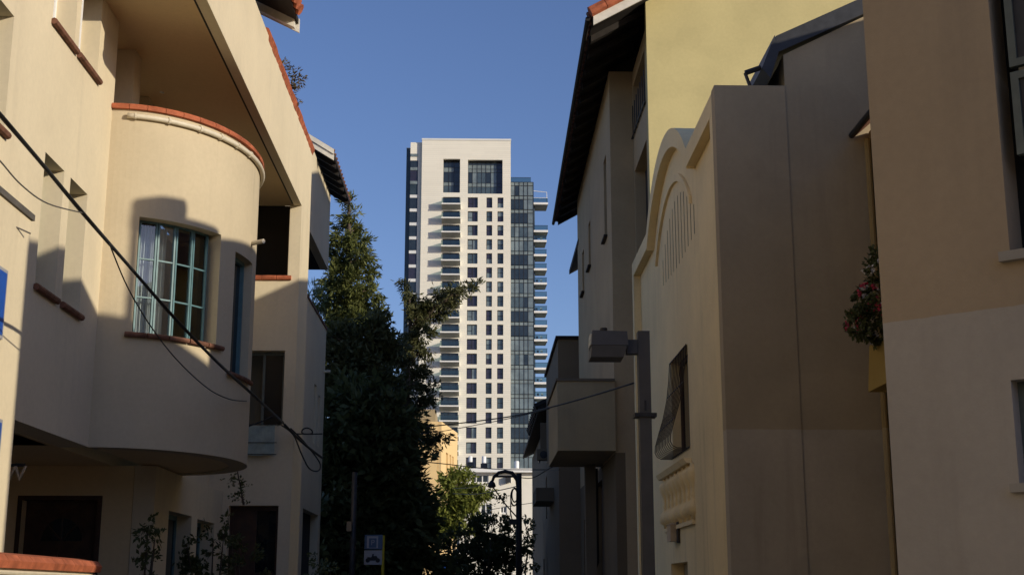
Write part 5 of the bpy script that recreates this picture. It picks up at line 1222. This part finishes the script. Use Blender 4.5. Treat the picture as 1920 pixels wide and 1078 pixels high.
# flowers in the planter of the courtyard wing
fl = thing('balcony_flowers', 'hanging white and red flowers spilling from the mustard planter', 'plant', (6.2, 19, q1.z if False else 5.5))
fb = pblobs([(1645, 478, 14), (1632, 498, 12), (1642, 520, 18), (1628, 548, 16), (1645, 560, 22), (1620, 572, 18), (1635, 600, 26), (1608, 598, 18), (1595, 602, 12), (1640, 630, 18), (1615, 622, 16)], 19.0, 1.0, .2)
C, D, LL, WW = sprigs(fb, 1700, 6, .085, .05, .3); obj('leaves', leaf_mesh('leaves', C, D, LL, WW, 'leaf_d'), None, fl)
wf = [fb[i] for i in (0, 1, 2, 3, 4, 6, 9)]; rf_ = [fb[i] for i in (3, 5, 6, 7, 8)]
C, D, LL, WW = sprigs(wf, 420, 9, .045, .045, .0, shell=.95); obj('white_flowers', leaf_mesh('white_flowers', C, D, LL, WW, 'petal_w'), None, fl)['kind'] = 'stuff'
C, D, LL, WW = sprigs(rf_, 420, 9, .045, .045, .0, shell=.95); obj('red_flowers', leaf_mesh('red_flowers', C, D, LL, WW, 'petal_r'), None, fl)['kind'] = 'stuff'

# ================================================================== UNSEEN HOUSES ADDED BEHIND THE CAMERA: BLOCK SKY FILL, BOUNCE SUN
def block(name, label, x0, x1, y0, y1, h, mat, side):
    t_ = thing(name, label, 'house', ((x0 + x1) / 2, (y0 + y1) / 2, 0))
    holes = []
    if side == 'y':
        for i in range(int((x1 - x0) / 3)):
            for z in np.arange(1.2, h - 2, 3.2): holes.append((x0 + .9 + i * 3, x0 + 2.1 + i * 3, z, z + 1.5))
        obj('front_wall', grid_wall(MB(), lambda u, v, d: (u, y1 - d, v), [x0, x1], [0, h], holes, .25), mat, t_)
        obj('core', MB().box((x0, y0, 0), (x1, y1 - .255, h - .2)), 'grey_d', t_)
    else:
        X = x1 if side == '-x' else x0; s_ = -1 if side == '-x' else 1
        for i in range(int((y1 - y0) / 3)):
            for z in np.arange(1.2, h - 2, 3.2): holes.append((y0 + .9 + i * 3, y0 + 2.1 + i * 3, z, z + 1.5))
        obj('front_wall', grid_wall(MB(), xwall(X, s_), [y0, y1], [0, h], holes, .25), mat, t_)
        obj('core', MB().box((X + s_ * .255, y0, 0), (x0 if side == '-x' else x1, y1, h - .2)), 'grey_d', t_)
    obj('roof', MB().box((x0 - .2, y0 - .2, h + .003), (x1 + .2, y1 + .2, h + .25)), 'terra_d', t_)
    for h_ in holes[:24]:
        if side == 'y': obj('window', MB().box((h_[0], y1 - .2, h_[2]), (h_[1], y1 - .17, h_[3])), 'glass_d', t_)
        else: obj('window', MB().box((X + s_ * .17, h_[0], h_[2]), (X + s_ * .2, h_[1], h_[3])), 'glass_d', t_)
    return t_
block('sky_blocker_house', 'tall unseen house added on the left behind the viewpoint to block sky light', -15, -5.8, -26, 5, 11.5, 'cream', '-x')
block('sky_blocker_house', 'low unseen house added on the right behind the viewpoint to block sky light', 4.4, 13, -30, -7.5, 6.2, 'tan_grey', '+x')
block('sky_blocker_house', 'unseen house added far behind the viewpoint to block sky light', -16, 4, -46, -32, 11.0, 'cream', 'y')
